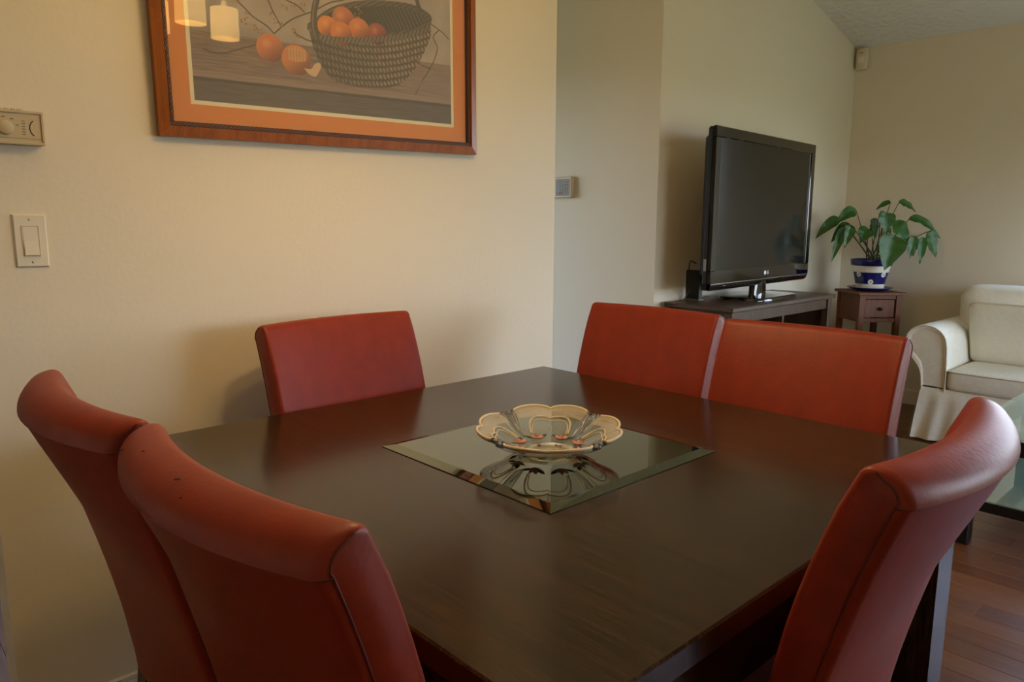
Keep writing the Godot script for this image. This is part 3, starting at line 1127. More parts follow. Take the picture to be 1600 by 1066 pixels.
# ---------------------------------------------------------------- wall fittings
func make_fittings() -> void:
	# light switch
	var t := thing("light_switch", "white rocker light switch plate on the dining wall below the thermostat", "light switch", Vector3(-0.719, 1.172, WALL_Z))
	var st := S()
	hexa(st, [Vector3(-0.032, -0.058, 0), Vector3(0.032, -0.058, 0), Vector3(0.032, 0.058, 0), Vector3(-0.032, 0.058, 0)],
		[Vector3(-0.0285, -0.0545, 0.006), Vector3(0.0285, -0.0545, 0.006), Vector3(0.0285, 0.0545, 0.006), Vector3(-0.0285, 0.0545, 0.006)])
	part("plate", st, M.plastic, t)
	st = S()
	for s in [[Vector3(-0.0165, -0.0335, 0.006), Vector3(0.0165, -0.031, 0.0075)], [Vector3(-0.0165, 0.031, 0.006), Vector3(0.0165, 0.0335, 0.0075)], [Vector3(-0.0165, -0.031, 0.006), Vector3(-0.0142, 0.031, 0.0075)], [Vector3(0.0142, -0.031, 0.006), Vector3(0.0165, 0.031, 0.0075)]]:
		box(st, s[0], s[1], 0.0006)
	part("rocker_frame", st, M.plastic_cream, t)
	st = S()
	hexa(st, [Vector3(-0.0136, -0.0305, 0.0055), Vector3(0.0136, -0.0305, 0.0055), Vector3(0.0136, 0.0, 0.0055), Vector3(-0.0136, 0.0, 0.0055)],
		[Vector3(-0.0136, -0.0305, 0.0115), Vector3(0.0136, -0.0305, 0.0115), Vector3(0.0136, 0.0, 0.0078), Vector3(-0.0136, 0.0, 0.0078)])
	hexa(st, [Vector3(-0.0136, 0.0, 0.0055), Vector3(0.0136, 0.0, 0.0055), Vector3(0.0136, 0.0305, 0.0055), Vector3(-0.0136, 0.0305, 0.0055)],
		[Vector3(-0.0136, 0.0, 0.0078), Vector3(0.0136, 0.0, 0.0078), Vector3(0.0136, 0.0305, 0.0066), Vector3(-0.0136, 0.0305, 0.0066)])
	part("rocker", st, M.plastic, t)
	for y in [-0.046, 0.046]:
		st = S()
		lathe(st, [Vector2(0.0001, 0.0075), Vector2(0.002, 0.0073), Vector2(0.0028, 0.006)], 12)
		var o := part("screw", st, M.screw, t)
		o.rotation_degrees.x = 90
		o.position = Vector3(0, y, 0)

	# thermostat
	t = thing("thermostat", "beige rectangular thermostat with round dial above the light switch", "thermostat", Vector3(-0.747, 1.409, WALL_Z))
	st = S()
	box(st, Vector3(-0.075, -0.035, 0), Vector3(0.068, 0.035, 0.026), 0.004)
	part("housing", st, M.plastic_beige, t)
	st = S()
	for s in [[Vector3(-0.075, -0.035, 0.026), Vector3(0.068, -0.029, 0.029)], [Vector3(-0.075, 0.029, 0.026), Vector3(0.068, 0.035, 0.029)], [Vector3(0.063, -0.029, 0.026), Vector3(0.068, 0.029, 0.029)], [Vector3(-0.075, -0.029, 0.026), Vector3(-0.070, 0.029, 0.029)]]:
		box(st, s[0], s[1], 0.001)
	part("face_rim", st, M.plastic_beige, t)
	st = S()
	lathe(st, [Vector2(0.0001, 0.0060), Vector2(0.0125, 0.0058), Vector2(0.0140, 0.0045), Vector2(0.0145, 0.0)], 32)
	var dial := part("dial", st, M.plastic_beige, t)
	dial.rotation_degrees.x = 90
	dial.position = Vector3(-0.001, -0.002, 0.026)
	st = S()
	var arc := []
	for k in 13:
		var a: float = lerp(2.25, 4.03, k / 12.0)
		arc.append(Vector3(0.062 + cos(a) * 0.020, sin(a) * 0.020, 0.0263))
	tube(st, arc, [0.0011], 6)
	part("temperature_slot", st, M.dark_print, t)
	for k in 6:
		st = S()
		box(st, Vector3(0.028, 0.013 - k * 0.0055, 0.026), Vector3(0.034, 0.0142 - k * 0.0055, 0.0263))
		part("scale_mark", st, M.dark_print, t)
	for k in 4:
		st = S()
		var a: float = lerp(0.3, 2.4, k / 3.0)
		var c := Vector3(-0.001 + cos(a) * 0.022, -0.002 + sin(a) * 0.022, 0.026)
		box(st, c - Vector3(0.003, 0.0007, 0), c + Vector3(0.003, 0.0007, 0.0003))
		part("dial_mark", st, M.dark_print, t)
	st = S()
	box(st, Vector3(-0.070, -0.0225, 0.026), Vector3(0.062, -0.0218, 0.0263))
	part("groove_line", st, M.dark_print, t)
	for k in 9:
		st = S()
		box(st, Vector3(-0.068 + k * 0.0115, 0.035, 0.004), Vector3(-0.060 + k * 0.0115, 0.0385, 0.022), 0.001)
		part("vent_rib", st, M.plastic_beige, t)

	# alarm keypad on the hall wall
	t = thing("alarm_keypad", "cream alarm keypad with grey button panel on the white hall wall", "keypad", Vector3(HALL_X, 1.417, -1.875))
	st = S()
	box(st, Vector3(-0.028, -0.058, -0.085), Vector3(0, 0.058, 0.072), 0.005)
	part("housing", st, M.plastic_cream, t)
	st = S()
	box(st, Vector3(-0.0295, -0.046, -0.046), Vector3(-0.028, 0.046, 0.058), 0.0006)
	part("button_panel", st, M.grey_panel, t)
	for r in 5:
		for c in 4:
			st = S()
			var y := 0.026 - r * 0.0145
			var z := -0.018 + c * 0.0185
			box(st, Vector3(-0.0315, y - 0.004, z - 0.006), Vector3(-0.0294, y + 0.004, z + 0.006), 0.0008)
			part("button", st, M.red_button if (r == 4 and c < 2) else M.button, t)
	st = S()
	lathe(st, [Vector2(0.0001, 0.003), Vector2(0.004, 0.0025), Vector2(0.0045, 0.0)], 10)
	var led := part("indicator", st, M.dark_print, t)
	led.rotation_degrees.z = 90
	led.position = Vector3(-0.028, -0.042, -0.066)

	# motion sensor in the corner under the ceiling
	t = thing("motion_sensor", "small cream motion sensor in the corner under the ceiling", "sensor", Vector3(BACK_X - 0.03, 2.335, TV_Z + 0.055), 0.0)
	st = S()
	var rows := []
	for i in 13:
		var y: float = lerp(-0.068, 0.068, i / 12.0)
		var sc: float = 1.0 - 0.25 * pow(abs(i / 6.0 - 1.0), 4.0)
		var row := []
		for k in 20:
			var a := TAU * k / 20.0
			row.append(Vector3(spow(cos(a), 0.6) * 0.024 * sc, y, spow(sin(a), 0.6) * 0.040 * sc))
		rows.append(row)
	grid(st, rows, Vector3.ZERO, true)
	st.set_smooth_group(-1)
	for k in 20:
		tri(st, Vector3(0, -0.068, 0), rows[0][k], rows[0][(k + 1) % 20], Vector3.DOWN)
		tri(st, Vector3(0, 0.068, 0), rows[12][k], rows[12][(k + 1) % 20], Vector3.UP)
	part("housing", st, M.plastic_cream, t)
	st = S()
	box(st, Vector3(-0.026, -0.030, -0.022), Vector3(-0.018, 0.012, 0.022), 0.003)
	part("lens", st, M.plastic, t)
	st = S()
	box(st, Vector3(-0.0255, 0.032, -0.012), Vector3(-0.020, 0.037, 0.012), 0.001)
	part("slot", st, M.grey_panel, t)

# ---------------------------------------------------------------- television corner
func make_tv() -> void:
	# stand
	var top := 0.815
	var t := thing("tv_stand", "dark brown wooden television stand with open shelves against the wall", "tv stand", Vector3(2.69, 0, -1.015), 0.0)
	var hx := 0.575
	var hz := 0.20
	var st := S()
	box(st, Vector3(-hx, top - 0.024, -hz), Vector3(hx, top, hz), 0.004)
	part("top_board", st, M.stand_wood, t)
	for sx in [-1.0, 1.0]:
		for sz in [-1.0, 1.0]:
			st = S()
			box(st, Vector3(sx * (hx - 0.04) - 0.022, 0, sz * (hz - 0.035) - 0.02), Vector3(sx * (hx - 0.04) + 0.022, top - 0.024, sz * (hz - 0.035) + 0.02), 0.003)
			part("post", st, M.stand_wood, t)
		st = S()
		box(st, Vector3(sx * (hx - 0.04) - 0.008, 0.10, -hz + 0.055), Vector3(sx * (hx - 0.04) + 0.008, top - 0.024, hz - 0.055))
		part("side_panel", st, M.stand_wood, t)
	st = S()
	box(st, Vector3(-hx + 0.062, top - 0.085, hz - 0.05), Vector3(hx - 0.062, top - 0.024, hz - 0.028), 0.002)
	part("front_rail", st, M.stand_wood, t)
	st = S()
	box(st, Vector3(-hx + 0.062, 0.10, -hz + 0.02), Vector3(hx - 0.062, top - 0.024, -hz + 0.03))
	part("back_panel", st, M.stand_wood, t)
	for y in [0.11, 0.45]:
		st = S()
		box(st, Vector3(-hx + 0.062, y, -hz + 0.03), Vector3(hx - 0.062, y + 0.02, hz - 0.03), 0.002)
		part("shelf", st, M.stand_wood, t)
	for x in [0.0]:
		st = S()
		box(st, Vector3(x - 0.009, 0.47, -hz + 0.03), Vector3(x + 0.009, top - 0.085, hz - 0.032))
		box(st, Vector3(x - 0.009, 0.13, -hz + 0.03), Vector3(x + 0.009, 0.45, hz - 0.032))
		part("divider", st, M.stand_wood, t)

	# television
	t = thing("television", "large black flat television with glossy bezel on the dark stand", "television", Vector3(2.725, top, -1.02), 3.5)
	var w := 0.605
	var y0 := 0.070
	var y1 := 0.868
	st = S()
	box(st, Vector3(-w + 0.03, y0 + 0.06, -0.055), Vector3(w - 0.03, y1 - 0.03, -0.01), 0.02)
	box(st, Vector3(-w + 0.004, y0 + 0.03, -0.02), Vector3(w - 0.004, y1 - 0.002, 0.012), 0.008)
	part("casing", st, M.black_matte, t)
	var bl := 0.052
	var bb := 0.10
	for s in [[Vector3(-w, y1 - bl, 0.010), Vector3(w, y1, 0.030)], [Vector3(-w, y0 + bb, 0.010), Vector3(-w + bl, y1 - bl, 0.030)], [Vector3(w - bl, y0 + bb, 0.010), Vector3(w, y1 - bl, 0.030)], [Vector3(-w, y0 + 0.036, 0.010), Vector3(w, y0 + bb, 0.030)]]:
		st = S()
		box(st, s[0], s[1], 0.003)
		part("bezel", st, M.black_gloss, t)
	st = S()
	box(st, Vector3(-w + bl - 0.002, y0 + bb - 0.002, 0.012), Vector3(w - bl + 0.002, y1 - bl + 0.002, 0.024))
	part("screen", st, M.screen, t)
	# curved speaker bar under the screen, with a bright line
	st = S()
	var rows := []
	for i in 7:
		var a := PI / 2 * i / 6.0
		rows.append([Vector3(-w + 0.004, y0 + 0.036 - 0.036 * sin(a), 0.030 - 0.022 * (1.0 - cos(a))), Vector3(w - 0.02 * sin(a) - 0.004, y0 + 0.036 - 0.036 * sin(a), 0.030 - 0.022 * (1.0 - cos(a)))])
	grid(st, rows, Vector3(0, y0 + 0.05, -0.1))
	box(st, Vector3(-w + 0.004, y0 + 0.004, -0.02), Vector3(w - 0.024, y0 + 0.035, 0.008), 0.002)
	part("speaker_bar", st, M.black_gloss, t)
	st = S()
	box(st, Vector3(-w + 0.006, y0 + 0.033, 0.0295), Vector3(w - 0.03, y0 + 0.037, 0.0315), 0.0008)
	part("chrome_line", st, M.silver, t)
	# emblem and lettering on the lower bezel
	st = S()
	lathe(st, [Vector2(0.0001, 0.001), Vector2(0.011, 0.001), Vector2(0.0118, 0.0)], 24)
	var em := part("emblem", st, M.logo, t)
	em.rotation_degrees.x = 90
	em.position = Vector3(0.008, y0 + 0.068, 0.0302)
	var tm := TextMesh.new()
	tm.text = "LG"
	tm.font = SystemFont.new()
	tm.font.font_names = PackedStringArray(["Droid Sans"])
	tm.font_size = 32
	tm.pixel_size = 0.0008
	tm.depth = 0.0008
	var lt := part("lettering", tm, M.logo, t)
	lt.position = Vector3(0.040, y0 + 0.068, 0.0306)
	# neck and foot
	st = S()
	var nr := []
	for i in 5:
		var row := []
		var y: float = lerp(0.010, 0.10, i / 4.0)
		for k in 24:
			var a := TAU * k / 24.0
			row.append(Vector3(cos(a) * lerp(0.082, 0.070, i / 4.0), y, -0.005 + sin(a) * 0.035))
		nr.append(row)
	grid(st, nr, Vector3(0, 0.05, 0), true)
	part("neck", st, M.black_gloss, t)
	st = S()
	var fr := []
	for q in [[0.0, 1.0], [0.010, 1.0], [0.015, 0.97], [0.016, 0.90], [0.0165, 0.01]]:
		var row := []
		for k in 48:
			var a := TAU * k / 48.0
			row.append(Vector3(spow(cos(a), 0.45) * 0.27 * q[1], q[0], spow(sin(a), 0.6) * 0.145 * q[1]))
		fr.append(row)
	grid(st, fr, Vector3(0, 0.005, 0), true)
	part("foot", st, M.black_gloss, t)
	# side control tab
	st = S()
	box(st, Vector3(-w - 0.003, y0 + 0.10, -0.01), Vector3(-w + 0.001, y0 + 0.16, 0.006), 0.001)
	part("side_port", st, M.silver, t)

	# small receiver box beside the television, with a cable
	t = thing("cable_box", "small upright black receiver box with cables beside the television", "receiver", Vector3(2.315, top, -1.165), 0.0)
	st = S()
	box(st, Vector3(-0.018, 0.004, -0.045), Vector3(0.018, 0.16, 0.04), 0.004)
	part("housing", st, M.black_matte, t)
	st = S()
	box(st, Vector3(-0.026, 0.0, -0.05), Vector3(0.026, 0.008, 0.046), 0.002)
	part("base", st, M.grey_panel, t)
	for c in [[Vector3(-0.018, 0.045, 0.0), Vector3(-0.045, 0.05, 0.0), Vector3(-0.075, 0.03, 0.0), Vector3(-0.087, 0.0035, 0.0)], [Vector3(0.0, 0.13, -0.03), Vector3(-0.012, 0.17, -0.03), Vector3(0.0, 0.205, -0.03), Vector3(0.03, 0.20, -0.03), Vector3(0.055, 0.19, -0.03)]]:
		var curve := Curve3D.new()
		for k in c.size():
			var tg: Vector3 = (c[min(k + 1, c.size() - 1)] - c[max(k - 1, 0)]) / 5.0
			curve.add_point(c[k], -tg, tg)
		var pts := []
		for p in curve.tessellate(4, 3):
			pts.append(p)
		st = S()
		tube(st, pts, [0.003], 6)
		part("cable", st, M.black_matte, t)

# ---------------------------------------------------------------- plant and its stand
func make_plant() -> void:
	var turn := 41.0     # degrees; the drawer looks out of the corner of the room
	var top := 0.795
	var at := Vector3(3.89, 0, -0.87)
	# local axes: +z is the drawer side
	var t := thing("plant_stand", "small cherry wood side table with one drawer under the potted plant", "side table", at, -turn)
	var hx := 0.135
	var hz := 0.15
	var st := S()
	box(st, Vector3(-hx - 0.018, top - 0.018, -hz - 0.012), Vector3(hx + 0.018, top, hz + 0.018), 0.003)
	part("top_board", st, M.cherry, t)
	for sx in [-1.0, 1.0]:
		for sz in [-1.0, 1.0]:
			st = S()
			hexa(st, rect(0.0, sx * (hx - 0.017) - 0.012, sx * (hx - 0.017) + 0.012, sz * (hz - 0.017) - 0.012, sz * (hz - 0.017) + 0.012),
				rect(top - 0.018, sx * (hx - 0.017) - 0.017, sx * (hx - 0.017) + 0.017, sz * (hz - 0.017) - 0.017, sz * (hz - 0.017) + 0.017))
			part("leg", st, M.cherry, t)
		st = S()
		box(st, Vector3(sx * (hx - 0.012) - 0.006, top - 0.19, -hz + 0.034), Vector3(sx * (hx - 0.012) + 0.006, top - 0.018, hz - 0.034))
		part("side_panel", st, M.cherry, t)
	st = S()
	box(st, Vector3(-hx + 0.034, top - 0.19, -hz + 0.006), Vector3(hx - 0.034, top - 0.018, -hz + 0.018))
	part("back_panel", st, M.cherry, t)
	for y in [[top - 0.042, top - 0.018], [top - 0.19, top - 0.165]]:
		st = S()
		box(st, Vector3(-hx + 0.034, y[0], hz - 0.022), Vector3(hx - 0.034, y[1], hz - 0.006), 0.001)
		part("front_rail", st, M.cherry, t)
	st = S()
	box(st, Vector3(-hx + 0.037, top - 0.162, hz - 0.028), Vector3(hx - 0.037, top - 0.045, hz - 0.012), 0.004)
	var dr := part("drawer", st, M.cherry, t)
	st = S()
	lathe(st, [Vector2(0.004, 0.0), Vector2(0.005, 0.008), Vector2(0.012, 0.014), Vector2(0.011, 0.020), Vector2(0.0001, 0.022)], 20)
	var kn := part("knob", st, M.knob, dr)
	kn.rotation_degrees.x = 90
	kn.position = Vector3(0, top - 0.104, hz - 0.012)

	# saucer and pot
	var base := at + Vector3(0, top, 0)
	t = thing("plant_saucer", "blue glazed round saucer under the flower pot", "saucer", base)
	st = S()
	lathe(st, [Vector2(0.0001, 0.0), Vector2(0.085, 0.0), Vector2(0.135, 0.020), Vector2(0.137, 0.024), Vector2(0.131, 0.024), Vector2(0.083, 0.007), Vector2(0.0001, 0.006)], 48, Vector3.ZERO, Vector3(0, 0.012, 0))
	part("dish", st, M.glaze_blue, t)
	t = thing("potted_plant", "leafy green houseplant in a blue and white glazed pot", "plant", base + Vector3(0, 0.0065, 0))
	var band := Image.create(768, 96, false, Image.FORMAT_RGB8)
	band.fill(Color(0.075, 0.10, 0.36))
	for k in 8:
		# white daisies alternately high and low on the blue band
		var c := Vector2(48 + 96 * k, 18 if k % 2 == 0 else 78)
		for p in 8:
			var a := TAU * p / 8.0
			disc(band, c + Vector2(cos(a), sin(a)) * 14.0, Vector2(8, 8), func(_q): return Color(0.86, 0.85, 0.82))
		disc(band, c, Vector2(6, 6), func(_q): return Color(0.55, 0.38, 0.18))
	var bm := plain(Color.WHITE, 0.18)
	bm.albedo_texture = ImageTexture.create_from_image(band)
	st = S()
	lathe(st, [Vector2(0.0001, 0.0), Vector2(0.078, 0.0), Vector2(0.082, 0.004), Vector2(0.088, 0.040)], 48)
	part("pot_base", st, M.glaze_white, t)
	st = S()
	lathe(st, [Vector2(0.105, 0.115), Vector2(0.088, 0.040)], 64)
	part("pot_band", st, bm, t)
	st = S()
	lathe(st, [Vector2(0.105, 0.115), Vector2(0.113, 0.155)], 48)
	part("pot_shoulder", st, M.glaze_white, t)
	st = S()
	lathe(st, [Vector2(0.112, 0.155), Vector2(0.122, 0.157), Vector2(0.126, 0.194), Vector2(0.122, 0.198), Vector2(0.113, 0.197), Vector2(0.108, 0.170)], 48, Vector3.ZERO, Vector3(0, 0.175, 0.117))
	part("pot_rim", st, M.glaze_blue, t)
	st = S()
	lathe(st, [Vector2(0.109, 0.172), Vector2(0.06, 0.178), Vector2(0.0001, 0.180)], 32, Vector3.ZERO, Vector3(0, 0.0, 0))
	part("soil", st, M.soil, t)
	# leaves: [crown point, blade start, blade tip, width, depth, bend] measured to the right, up and towards the room from the rim's centre, in metres
	var R_ := Vector3(0.731, 0, 0.683)
	var F_ := Vector3(-0.683, 0, 0.731)
	var P3 := func(a: float, b: float, f: float) -> Vector3:
		return R_ * a + Vector3.UP * (b + 0.198) + F_ * f
	var k := 1.0 / 1500.0
	var leaves := [
		[645, 225, 440, 330, 0.080, 0.03, 0.05], [560, 300, 340, 480, 0.075, -0.06, 0.06], [520, 370, 398, 695, 0.062, 0.08, 0.06],
		[610, 345, 545, 545, 0.075, 0.02, 0.02], [545, 355, 485, 555, 0.06, 0.12, 0.02], [750, 375, 665, 510, 0.095, 0.05, 0.02],
		[870, 225, 872, 425, 0.110, 0.10, 0.02], [930, 232, 1000, 315, 0.06, -0.06, 0.02], [930, 440, 835, 760, 0.165, 0.16, 0.04],
		[960, 340, 1085, 505, 0.115, 0.08, 0.04], [1060, 120, 938, 195, 0.035, -0.10, 0.02], [1085, 130, 1265, 212, 0.055, -0.03, 0.03],
		[1170, 290, 1468, 468, 0.062, 0.0, 0.08], [1300, 405, 1398, 645, 0.080, 0.07, 0.04], [1390, 460, 1450, 605, 0.045, -0.04, 0.02],
		[1140, 440, 1100, 658, 0.062, 0.12, 0.02], [1190, 445, 1185, 612, 0.065, 0.03, 0.02], [1240, 455, 1200, 705, 0.060, 0.10, 0.03],
		[1265, 470, 1260, 640, 0.050, -0.02, 0.02], [880, 300, 960, 470, 0.09, -0.10, 0.03], [700, 330, 560, 520, 0.07, -0.14, 0.03],
		[1010, 300, 1150, 440, 0.07, -0.15, 0.04]]
	var rng := RandomNumberGenerator.new()
	rng.seed = 4
	for i in leaves.size():
		var l: Array = leaves[i]
		var f: float = l[5]
		var a: Vector3 = P3.call((l[0] - 849) * k, (665 - l[1]) * k, f)
		var b: Vector3 = P3.call((l[2] - 849) * k, (665 - l[3]) * k, f * 1.25 + rng.randf_range(-0.02, 0.03))
		var root: Vector3 = P3.call(rng.randf_range(-0.03, 0.03), -0.02, rng.randf_range(-0.03, 0.03))
		var mid: Vector3 = root.lerp(a, 0.55) + Vector3.UP * 0.02
		st = S()
		var pts := []
		for s in 9:
			var v := s / 8.0
			pts.append(root.lerp(mid, v).lerp(mid.lerp(a, v), v))
		tube(st, pts, [0.0042, 0.004, 0.0038, 0.0035, 0.0032, 0.003, 0.0028, 0.0026, 0.0024], 6)
		part("stem", st, M.stem_brown if i in [0, 5] else M.stem, t)
		# blade: bent midrib, folded halves with a little thickness
		var ctrl: Vector3 = a.lerp(b, 0.4) + Vector3.UP * float(l[6])
		st = S()
		var face := (F_ * 0.8 + Vector3.UP * 0.5).normalized()
		var top_rows := []
		var low_rows := []
		for s in 13:
			var v := s / 12.0
			var p: Vector3 = a.lerp(ctrl, v).lerp(ctrl.lerp(b, v), v)
			var tg: Vector3 = ((ctrl - a).lerp(b - ctrl, v)).normalized()
			var side := tg.cross(face).normalized()
			var nrm := side.cross(tg).normalized()
			var wd: float = l[4] * 0.5 * pow(sin(PI * pow(clampf(v, 0.004, 0.996), 0.72)), 0.85)
			var r1 := []
			var r2 := []
			for j in 7:
				var x := (j - 3) / 3.0
				var q: Vector3 = p + side * (x * wd) + nrm * (wd * 0.38 * abs(x) - wd * 0.10 * x * x + 0.004 * sin(v * 17.0 + x * 2.0 + i) * abs(x))
				r1.append(q)
				r2.append(q - nrm * 0.0009)
			top_rows.append(r1)
			low_rows.append(r2)
		grid(st, top_rows, a.lerp(b, 0.5) - face * 0.3)
		grid(st, low_rows, a.lerp(b, 0.5) + face * 0.3)
		part("leaf", st, M.leaf, t)

# ---------------------------------------------------------------- sofa
func make_sofa() -> void:
	var x0 := 3.45
	var z0 := -0.42
	var z1 := 1.30
	var t := thing("sofa", "white slipcovered sofa with rolled arms against the living room wall", "sofa", Vector3(0, 0, 0))
	# rolled arms: outline in (z, y), measured from the outer side
	var arm := [[0.045, 0.285], [0.040, 0.33], [0.033, 0.375], [0.016, 0.415], [-0.010, 0.448], [-0.036, 0.482], [-0.056, 0.52], [-0.063, 0.565], [-0.052, 0.61], [-0.018, 0.645], [0.035, 0.660], [0.09, 0.650], [0.135, 0.615], [0.157, 0.56], [0.164, 0.48], [0.166, 0.38], [0.166, 0.285]]
	var fine := []
	for p in arm:
		fine.append(Vector2(p[0], p[1]))
	arm = []
	for p in smooth_line(fine, 4):
		arm.append([p.x, p.y])
	for sd in [0, 1]:
		var st := S()
		var rows := []
		var ring_of := func(x: float, shrink: float) -> Array:
			var ring := []
			var c := Vector2(0.06, 0.50)
			for k in arm.size():
				var p := Vector2(arm[k][0], arm[k][1])
				p = p + (c - p).normalized() * shrink
				var z: float = z0 + p.x if sd == 0 else z1 - p.x
				ring.append(Vector3(x, p.y, z))
			return ring
		for q in [[x0 + 0.014, 0.030], [x0 + 0.004, 0.012], [x0 + 0.008, 0.004], [x0 + 0.02, 0.0], [x0 + 0.2, 0.001], [x0 + 0.4, 0.003], [x0 + 0.6, 0.004], [x0 + 0.72, 0.006]]:
			rows.append(ring_of.call(q[0], q[1]))
		var cz := z0 + 0.07 if sd == 0 else z1 - 0.07
		grid(st, rows, Vector3(x0 + 0.36, 0.45, cz))
		# end face
		st.set_smooth_group(-1)
		var c0 := Vector3(x0 + 0.012, 0.48, cz)
		for k in arm.size() - 1:
			tri(st, c0, rows[0][k], rows[0][k + 1], Vector3.LEFT)
		tri(st, c0, rows[0][-1], rows[0][0], Vector3.LEFT)
		part("arm", st, M.linen, t)
		st = S()
		var pip := []
		for p in ring_of.call(x0 + 0.006, 0.006):
			pip.append(p)
		tube(st, pip, [0.0045], 6)
		part("arm_piping", st, M.piping, t)
	# skirt: hangs from under the arms to the floor, with soft folds
	var skirt := func(pa: Vector3, pb: Vector3, out: Vector3, n: int, ph: float) -> void:
		var s := S()
		var rows := []
		for i in 10:
			var v := i / 9.0
			var row := []
			for j in n + 1:
				var u := float(j) / n
				var p := pa.lerp(pb, u)
				var e: float = minf(u, 1.0 - u) * pa.distance_to(pb)
				var fold := 0.013 * sin(u * pa.distance_to(pb) * 66.0 + ph + v * 1.4) * v * smoothstep(0.35, 0.05, e)
				fold += 0.004 * sin(u * pa.distance_to(pb) * 61.0 + ph * 2.0 + v * 3.0) * v
				var flare := 0.030 * pow(v, 1.2) * (0.55 + 0.45 * smoothstep(0.3, 0.0, e))
				var along := (p - pa.lerp(pb, 0.5)).normalized() * 0.020 * v * smoothstep(0.2, 0.0, e)
				row.append(Vector3(p.x, lerp(0.305, 0.012, v), p.z) + out * (flare + fold + lerpf(-0.010, 0.006, smoothstep(0.0, 0.12, v))) + along)
			rows.append(row)
		grid(s, rows, pa.lerp(pb, 0.5) - out * 0.5)
		part("skirt", s, M.linen, t)
	skirt.call(Vector3(x0 + 0.004, 0, z0 + 0.042), Vector3(x0 + 0.004, 0, z1 - 0.042), Vector3.LEFT, 90, 0.6)
	skirt.call(Vector3(x0 + 0.004, 0, z0 + 0.042), Vector3(4.26, 0, z0 + 0.042), Vector3.FORWARD, 50, 1.9)
	skirt.call(Vector3(x0 + 0.004, 0, z1 - 0.042), Vector3(4.26, 0, z1 - 0.042), Vector3.BACK, 50, 2.9)
	# body under the cushions and the back
	var st := S()
	box(st, Vector3(x0 + 0.012, 0.06, z0 + 0.10), Vector3(4.25, 0.30, z1 - 0.10), 0.01)
	part("body", st, M.linen, t)
	st = S()
	cushion(st, Vector3(4.12, 0.55, (z0 + z1) * 0.5), Vector3(0.14, 0.30, (z1 - z0) * 0.5 - 0.05), 0.22, 0.12)
	part("back", st, M.linen, t)
	var zm := (z0 + z1) * 0.5
	for s in [[z0 + 0.168, zm - 0.004], [zm + 0.004, z1 - 0.168]]:
		st = S()
		cushion(st, Vector3(x0 + 0.285, 0.362, (s[0] + s[1]) * 0.5), Vector3(0.293, 0.068, (s[1] - s[0]) * 0.5), 0.22, 0.10, Basis.IDENTITY, 0.006)
		part("seat_cushion", st, M.linen, t)
		st = S()
		var pip := []
		for j in 41:
			var u := TAU * j / 40.0
			pip.append(Vector3(x0 + 0.285 + 0.292 * spow(cos(u), 0.10), 0.41, (s[0] + s[1]) * 0.5 + ((s[1] - s[0]) * 0.5 - 0.001) * spow(sin(u), 0.10)))
		tube(st, pip, [0.004], 5)
		part("seat_piping", st, M.piping, t)
		st = S()
		var a0: float = s[0] - 0.10 if s[0] < 0.3 else s[0]
		var a1: float = s[1] if s[0] < 0.3 else s[1] + 0.10
		cushion(st, Vector3(3.985, 0.625, (a0 + a1) * 0.5), Vector3(0.245, 0.10, (a1 - a0) * 0.5), 0.35, 0.20, Basis(Vector3.BACK, deg_to_rad(98.0)), 0.012)
		part("back_cushion", st, M.linen, t)
	# loose pillow
	var p := thing("throw_pillow", "plain off-white square pillow leaning on the white sofa back", "pillow", Vector3(3.80, 0.600, -0.055))
	st = S()
	cushion(st, Vector3.ZERO, Vector3(0.185, 0.062, 0.20), 0.62, 0.16, Basis(Vector3.UP, deg_to_rad(-4.0)) * Basis(Vector3.BACK, deg_to_rad(108.0)), 0.01)
	part("cover", st, M.linen, p)
	st = S()
	var bs := Basis(Vector3.UP, deg_to_rad(-4.0)) * Basis(Vector3.BACK, deg_to_rad(108.0))
	var edge := []
	for j in 49:
		var u := TAU * j / 48.0
		edge.append(bs * Vector3(0.187 * spow(cos(u), 0.16), 0, 0.202 * spow(sin(u), 0.16)))
	tube(st, edge, [0.005], 5)
	part("edge_piping", st, M.piping, p)

# ---------------------------------------------------------------- coffee table
func make_coffee_table() -> void:
	var lo := Vector3(2.04, 0, 0.215)
	var hi := Vector3(3.02, 0.45, 0.86)
	var t := thing("coffee_table", "black coffee table with clear glass top and lower shelf beside the sofa", "coffee table", Vector3.ZERO)
	var w := 0.058
	for sx in [0, 1]:
		for sz in [0, 1]:
			var st := S()
			var x := lo.x if sx == 0 else hi.x - w
			var z := lo.z if sz == 0 else hi.z - w
			box(st, Vector3(x, 0, z), Vector3(x + w, hi.y - 0.010, z + w), 0.003)
			part("leg", st, M.coffee_black, t)
	for y in [[0.145, 0.185], [hi.y - 0.07, hi.y - 0.010]]:
		for s in [[Vector3(lo.x + w, y[0], lo.z + 0.008), Vector3(hi.x - w, y[1], lo.z + 0.04)], [Vector3(lo.x + w, y[0], hi.z - 0.04), Vector3(hi.x - w, y[1], hi.z - 0.008)], [Vector3(lo.x + 0.008, y[0], lo.z + w), Vector3(lo.x + 0.04, y[1], hi.z - w)], [Vector3(hi.x - 0.04, y[0], lo.z + w), Vector3(hi.x - 0.008, y[1], hi.z - w)]]:
			var st := S()
			box(st, s[0], s[1], 0.002)
			part("rail", st, M.coffee_black, t)
	var st := S()
	box(st, Vector3(lo.x - 0.004, hi.y - 0.0095, lo.z - 0.004), Vector3(hi.x + 0.004, hi.y, hi.z + 0.004), 0.0015)
	part("glass_top", st, M.table_glass, t)
	st = S()
	box(st, Vector3(lo.x + 0.01, 0.1855, lo.z + 0.01), Vector3(hi.x - 0.01, 0.1915, hi.z - 0.01), 0.001)
	part("glass_shelf", st, M.table_glass, t)

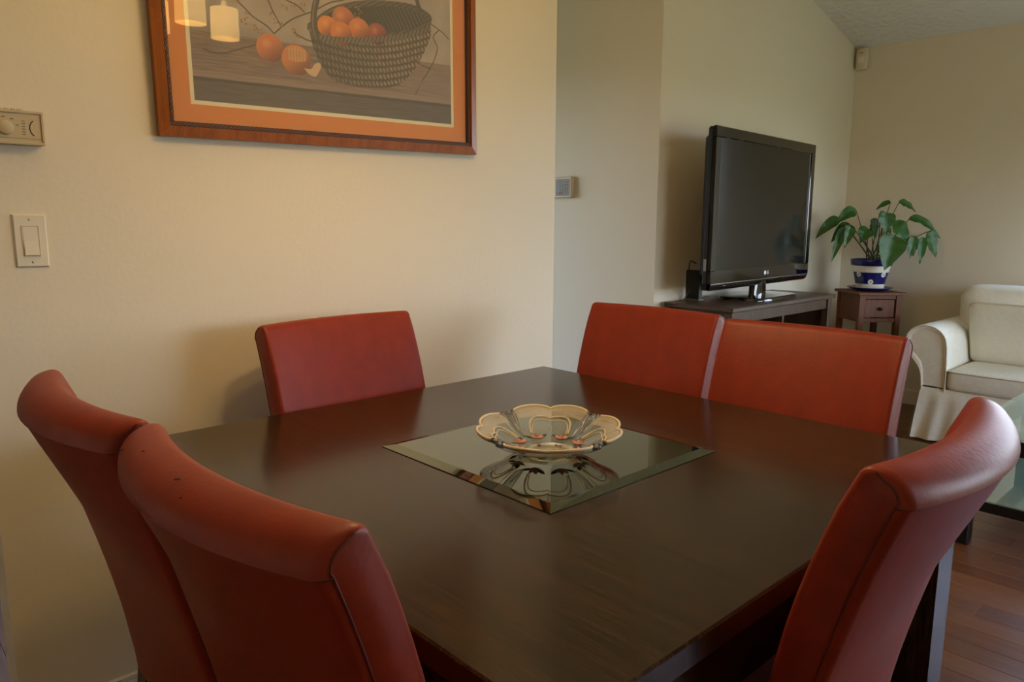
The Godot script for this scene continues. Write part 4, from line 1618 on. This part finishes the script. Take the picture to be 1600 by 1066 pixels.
# ---------------------------------------------------------------- chandelier over the table
func make_chandelier() -> void:
	var c := Vector3(-0.045, 0, -0.05)
	var top := ceil_y(c.x)
	var t := thing("chandelier", "chandelier with three small cream drum shades hanging over the dining table", "chandelier", c)
	var st := S()
	lathe(st, [Vector2(0.0001, top - 0.045), Vector2(0.03, top - 0.045), Vector2(0.06, top - 0.02), Vector2(0.065, top + 0.012)], 32)
	part("canopy", st, M.brass, t)
	st = S()
	tube(st, [Vector3(0, 2.02, 0), Vector3(0, top - 0.04, 0)], [0.007], 10)
	part("stem", st, M.brass, t)
	st = S()
	lathe(st, [Vector2(0.0001, 1.98), Vector2(0.02, 1.99), Vector2(0.03, 2.02), Vector2(0.02, 2.05), Vector2(0.0001, 2.06)], 24)
	part("hub", st, M.brass, t)
	for p in [Vector2(0.13, 0.05), Vector2(-0.045, -0.10), Vector2(-0.085, 0.126)]:
		var e := Vector3(p.x, 0, p.y)
		st = S()
		tube(st, [Vector3(0, 2.02, 0), e * 0.5 + Vector3(0, 2.06, 0), e * 0.9 + Vector3(0, 2.04, 0), e + Vector3(0, 1.97, 0)], [0.005], 8)
		var arm := part("arm", st, M.brass, t)
		st = S()
		lathe(st, [Vector2(0.045, 1.940), Vector2(0.0465, 1.940), Vector2(0.0485, 1.838), Vector2(0.047, 1.838), Vector2(0.045, 1.940)], 32, e, e + Vector3(0.0468, 1.889, 0))
		part("lamp_shade", st, M.shade, arm)
		st = S()
		lathe(st, [Vector2(0.0001, 1.880), Vector2(0.016, 1.89), Vector2(0.020, 1.91), Vector2(0.012, 1.94), Vector2(0.008, 1.965)], 16, e)
		part("bulb", st, M.bulb, arm)
		var l := OmniLight3D.new()
		l.name = "lamp_light"
		l.light_color = Color(1.0, 0.85, 0.61)
		l.light_energy = 0.13
		l.light_size = 0.03
		l.omni_range = 12.0
		l.omni_attenuation = 2.0
		l.shadow_enabled = true
		l.position = e + Vector3(0, 1.895, 0)
		t.add_child(l, true)
		# what leaves the open top and underside of the shade
		for way in [1.0, -1.0]:
			var d := SpotLight3D.new()
			d.name = "uplight" if way > 0.0 else "downlight"
			d.light_color = Color(1.0, 0.85, 0.61)
			d.light_energy = 1.3 if way > 0.0 else 0.18
			d.light_size = 0.03
			d.spot_angle = 66.0
			d.spot_angle_attenuation = 0.6
			d.spot_range = 12.0
			d.spot_attenuation = 2.0
			d.shadow_enabled = true
			d.rotation_degrees.x = 90.0 * way
			d.position = e + Vector3(0, 1.89 + 0.02 * way, 0)
			t.add_child(d, true)

func _ready() -> void:
	make_camera_and_light()
	make_materials()
	make_room()
	make_table()
	make_chairs()
	make_tv()
	make_plant()
	make_sofa()
	make_coffee_table()
	make_picture()
	make_bowl()
	make_fittings()
	make_chandelier()
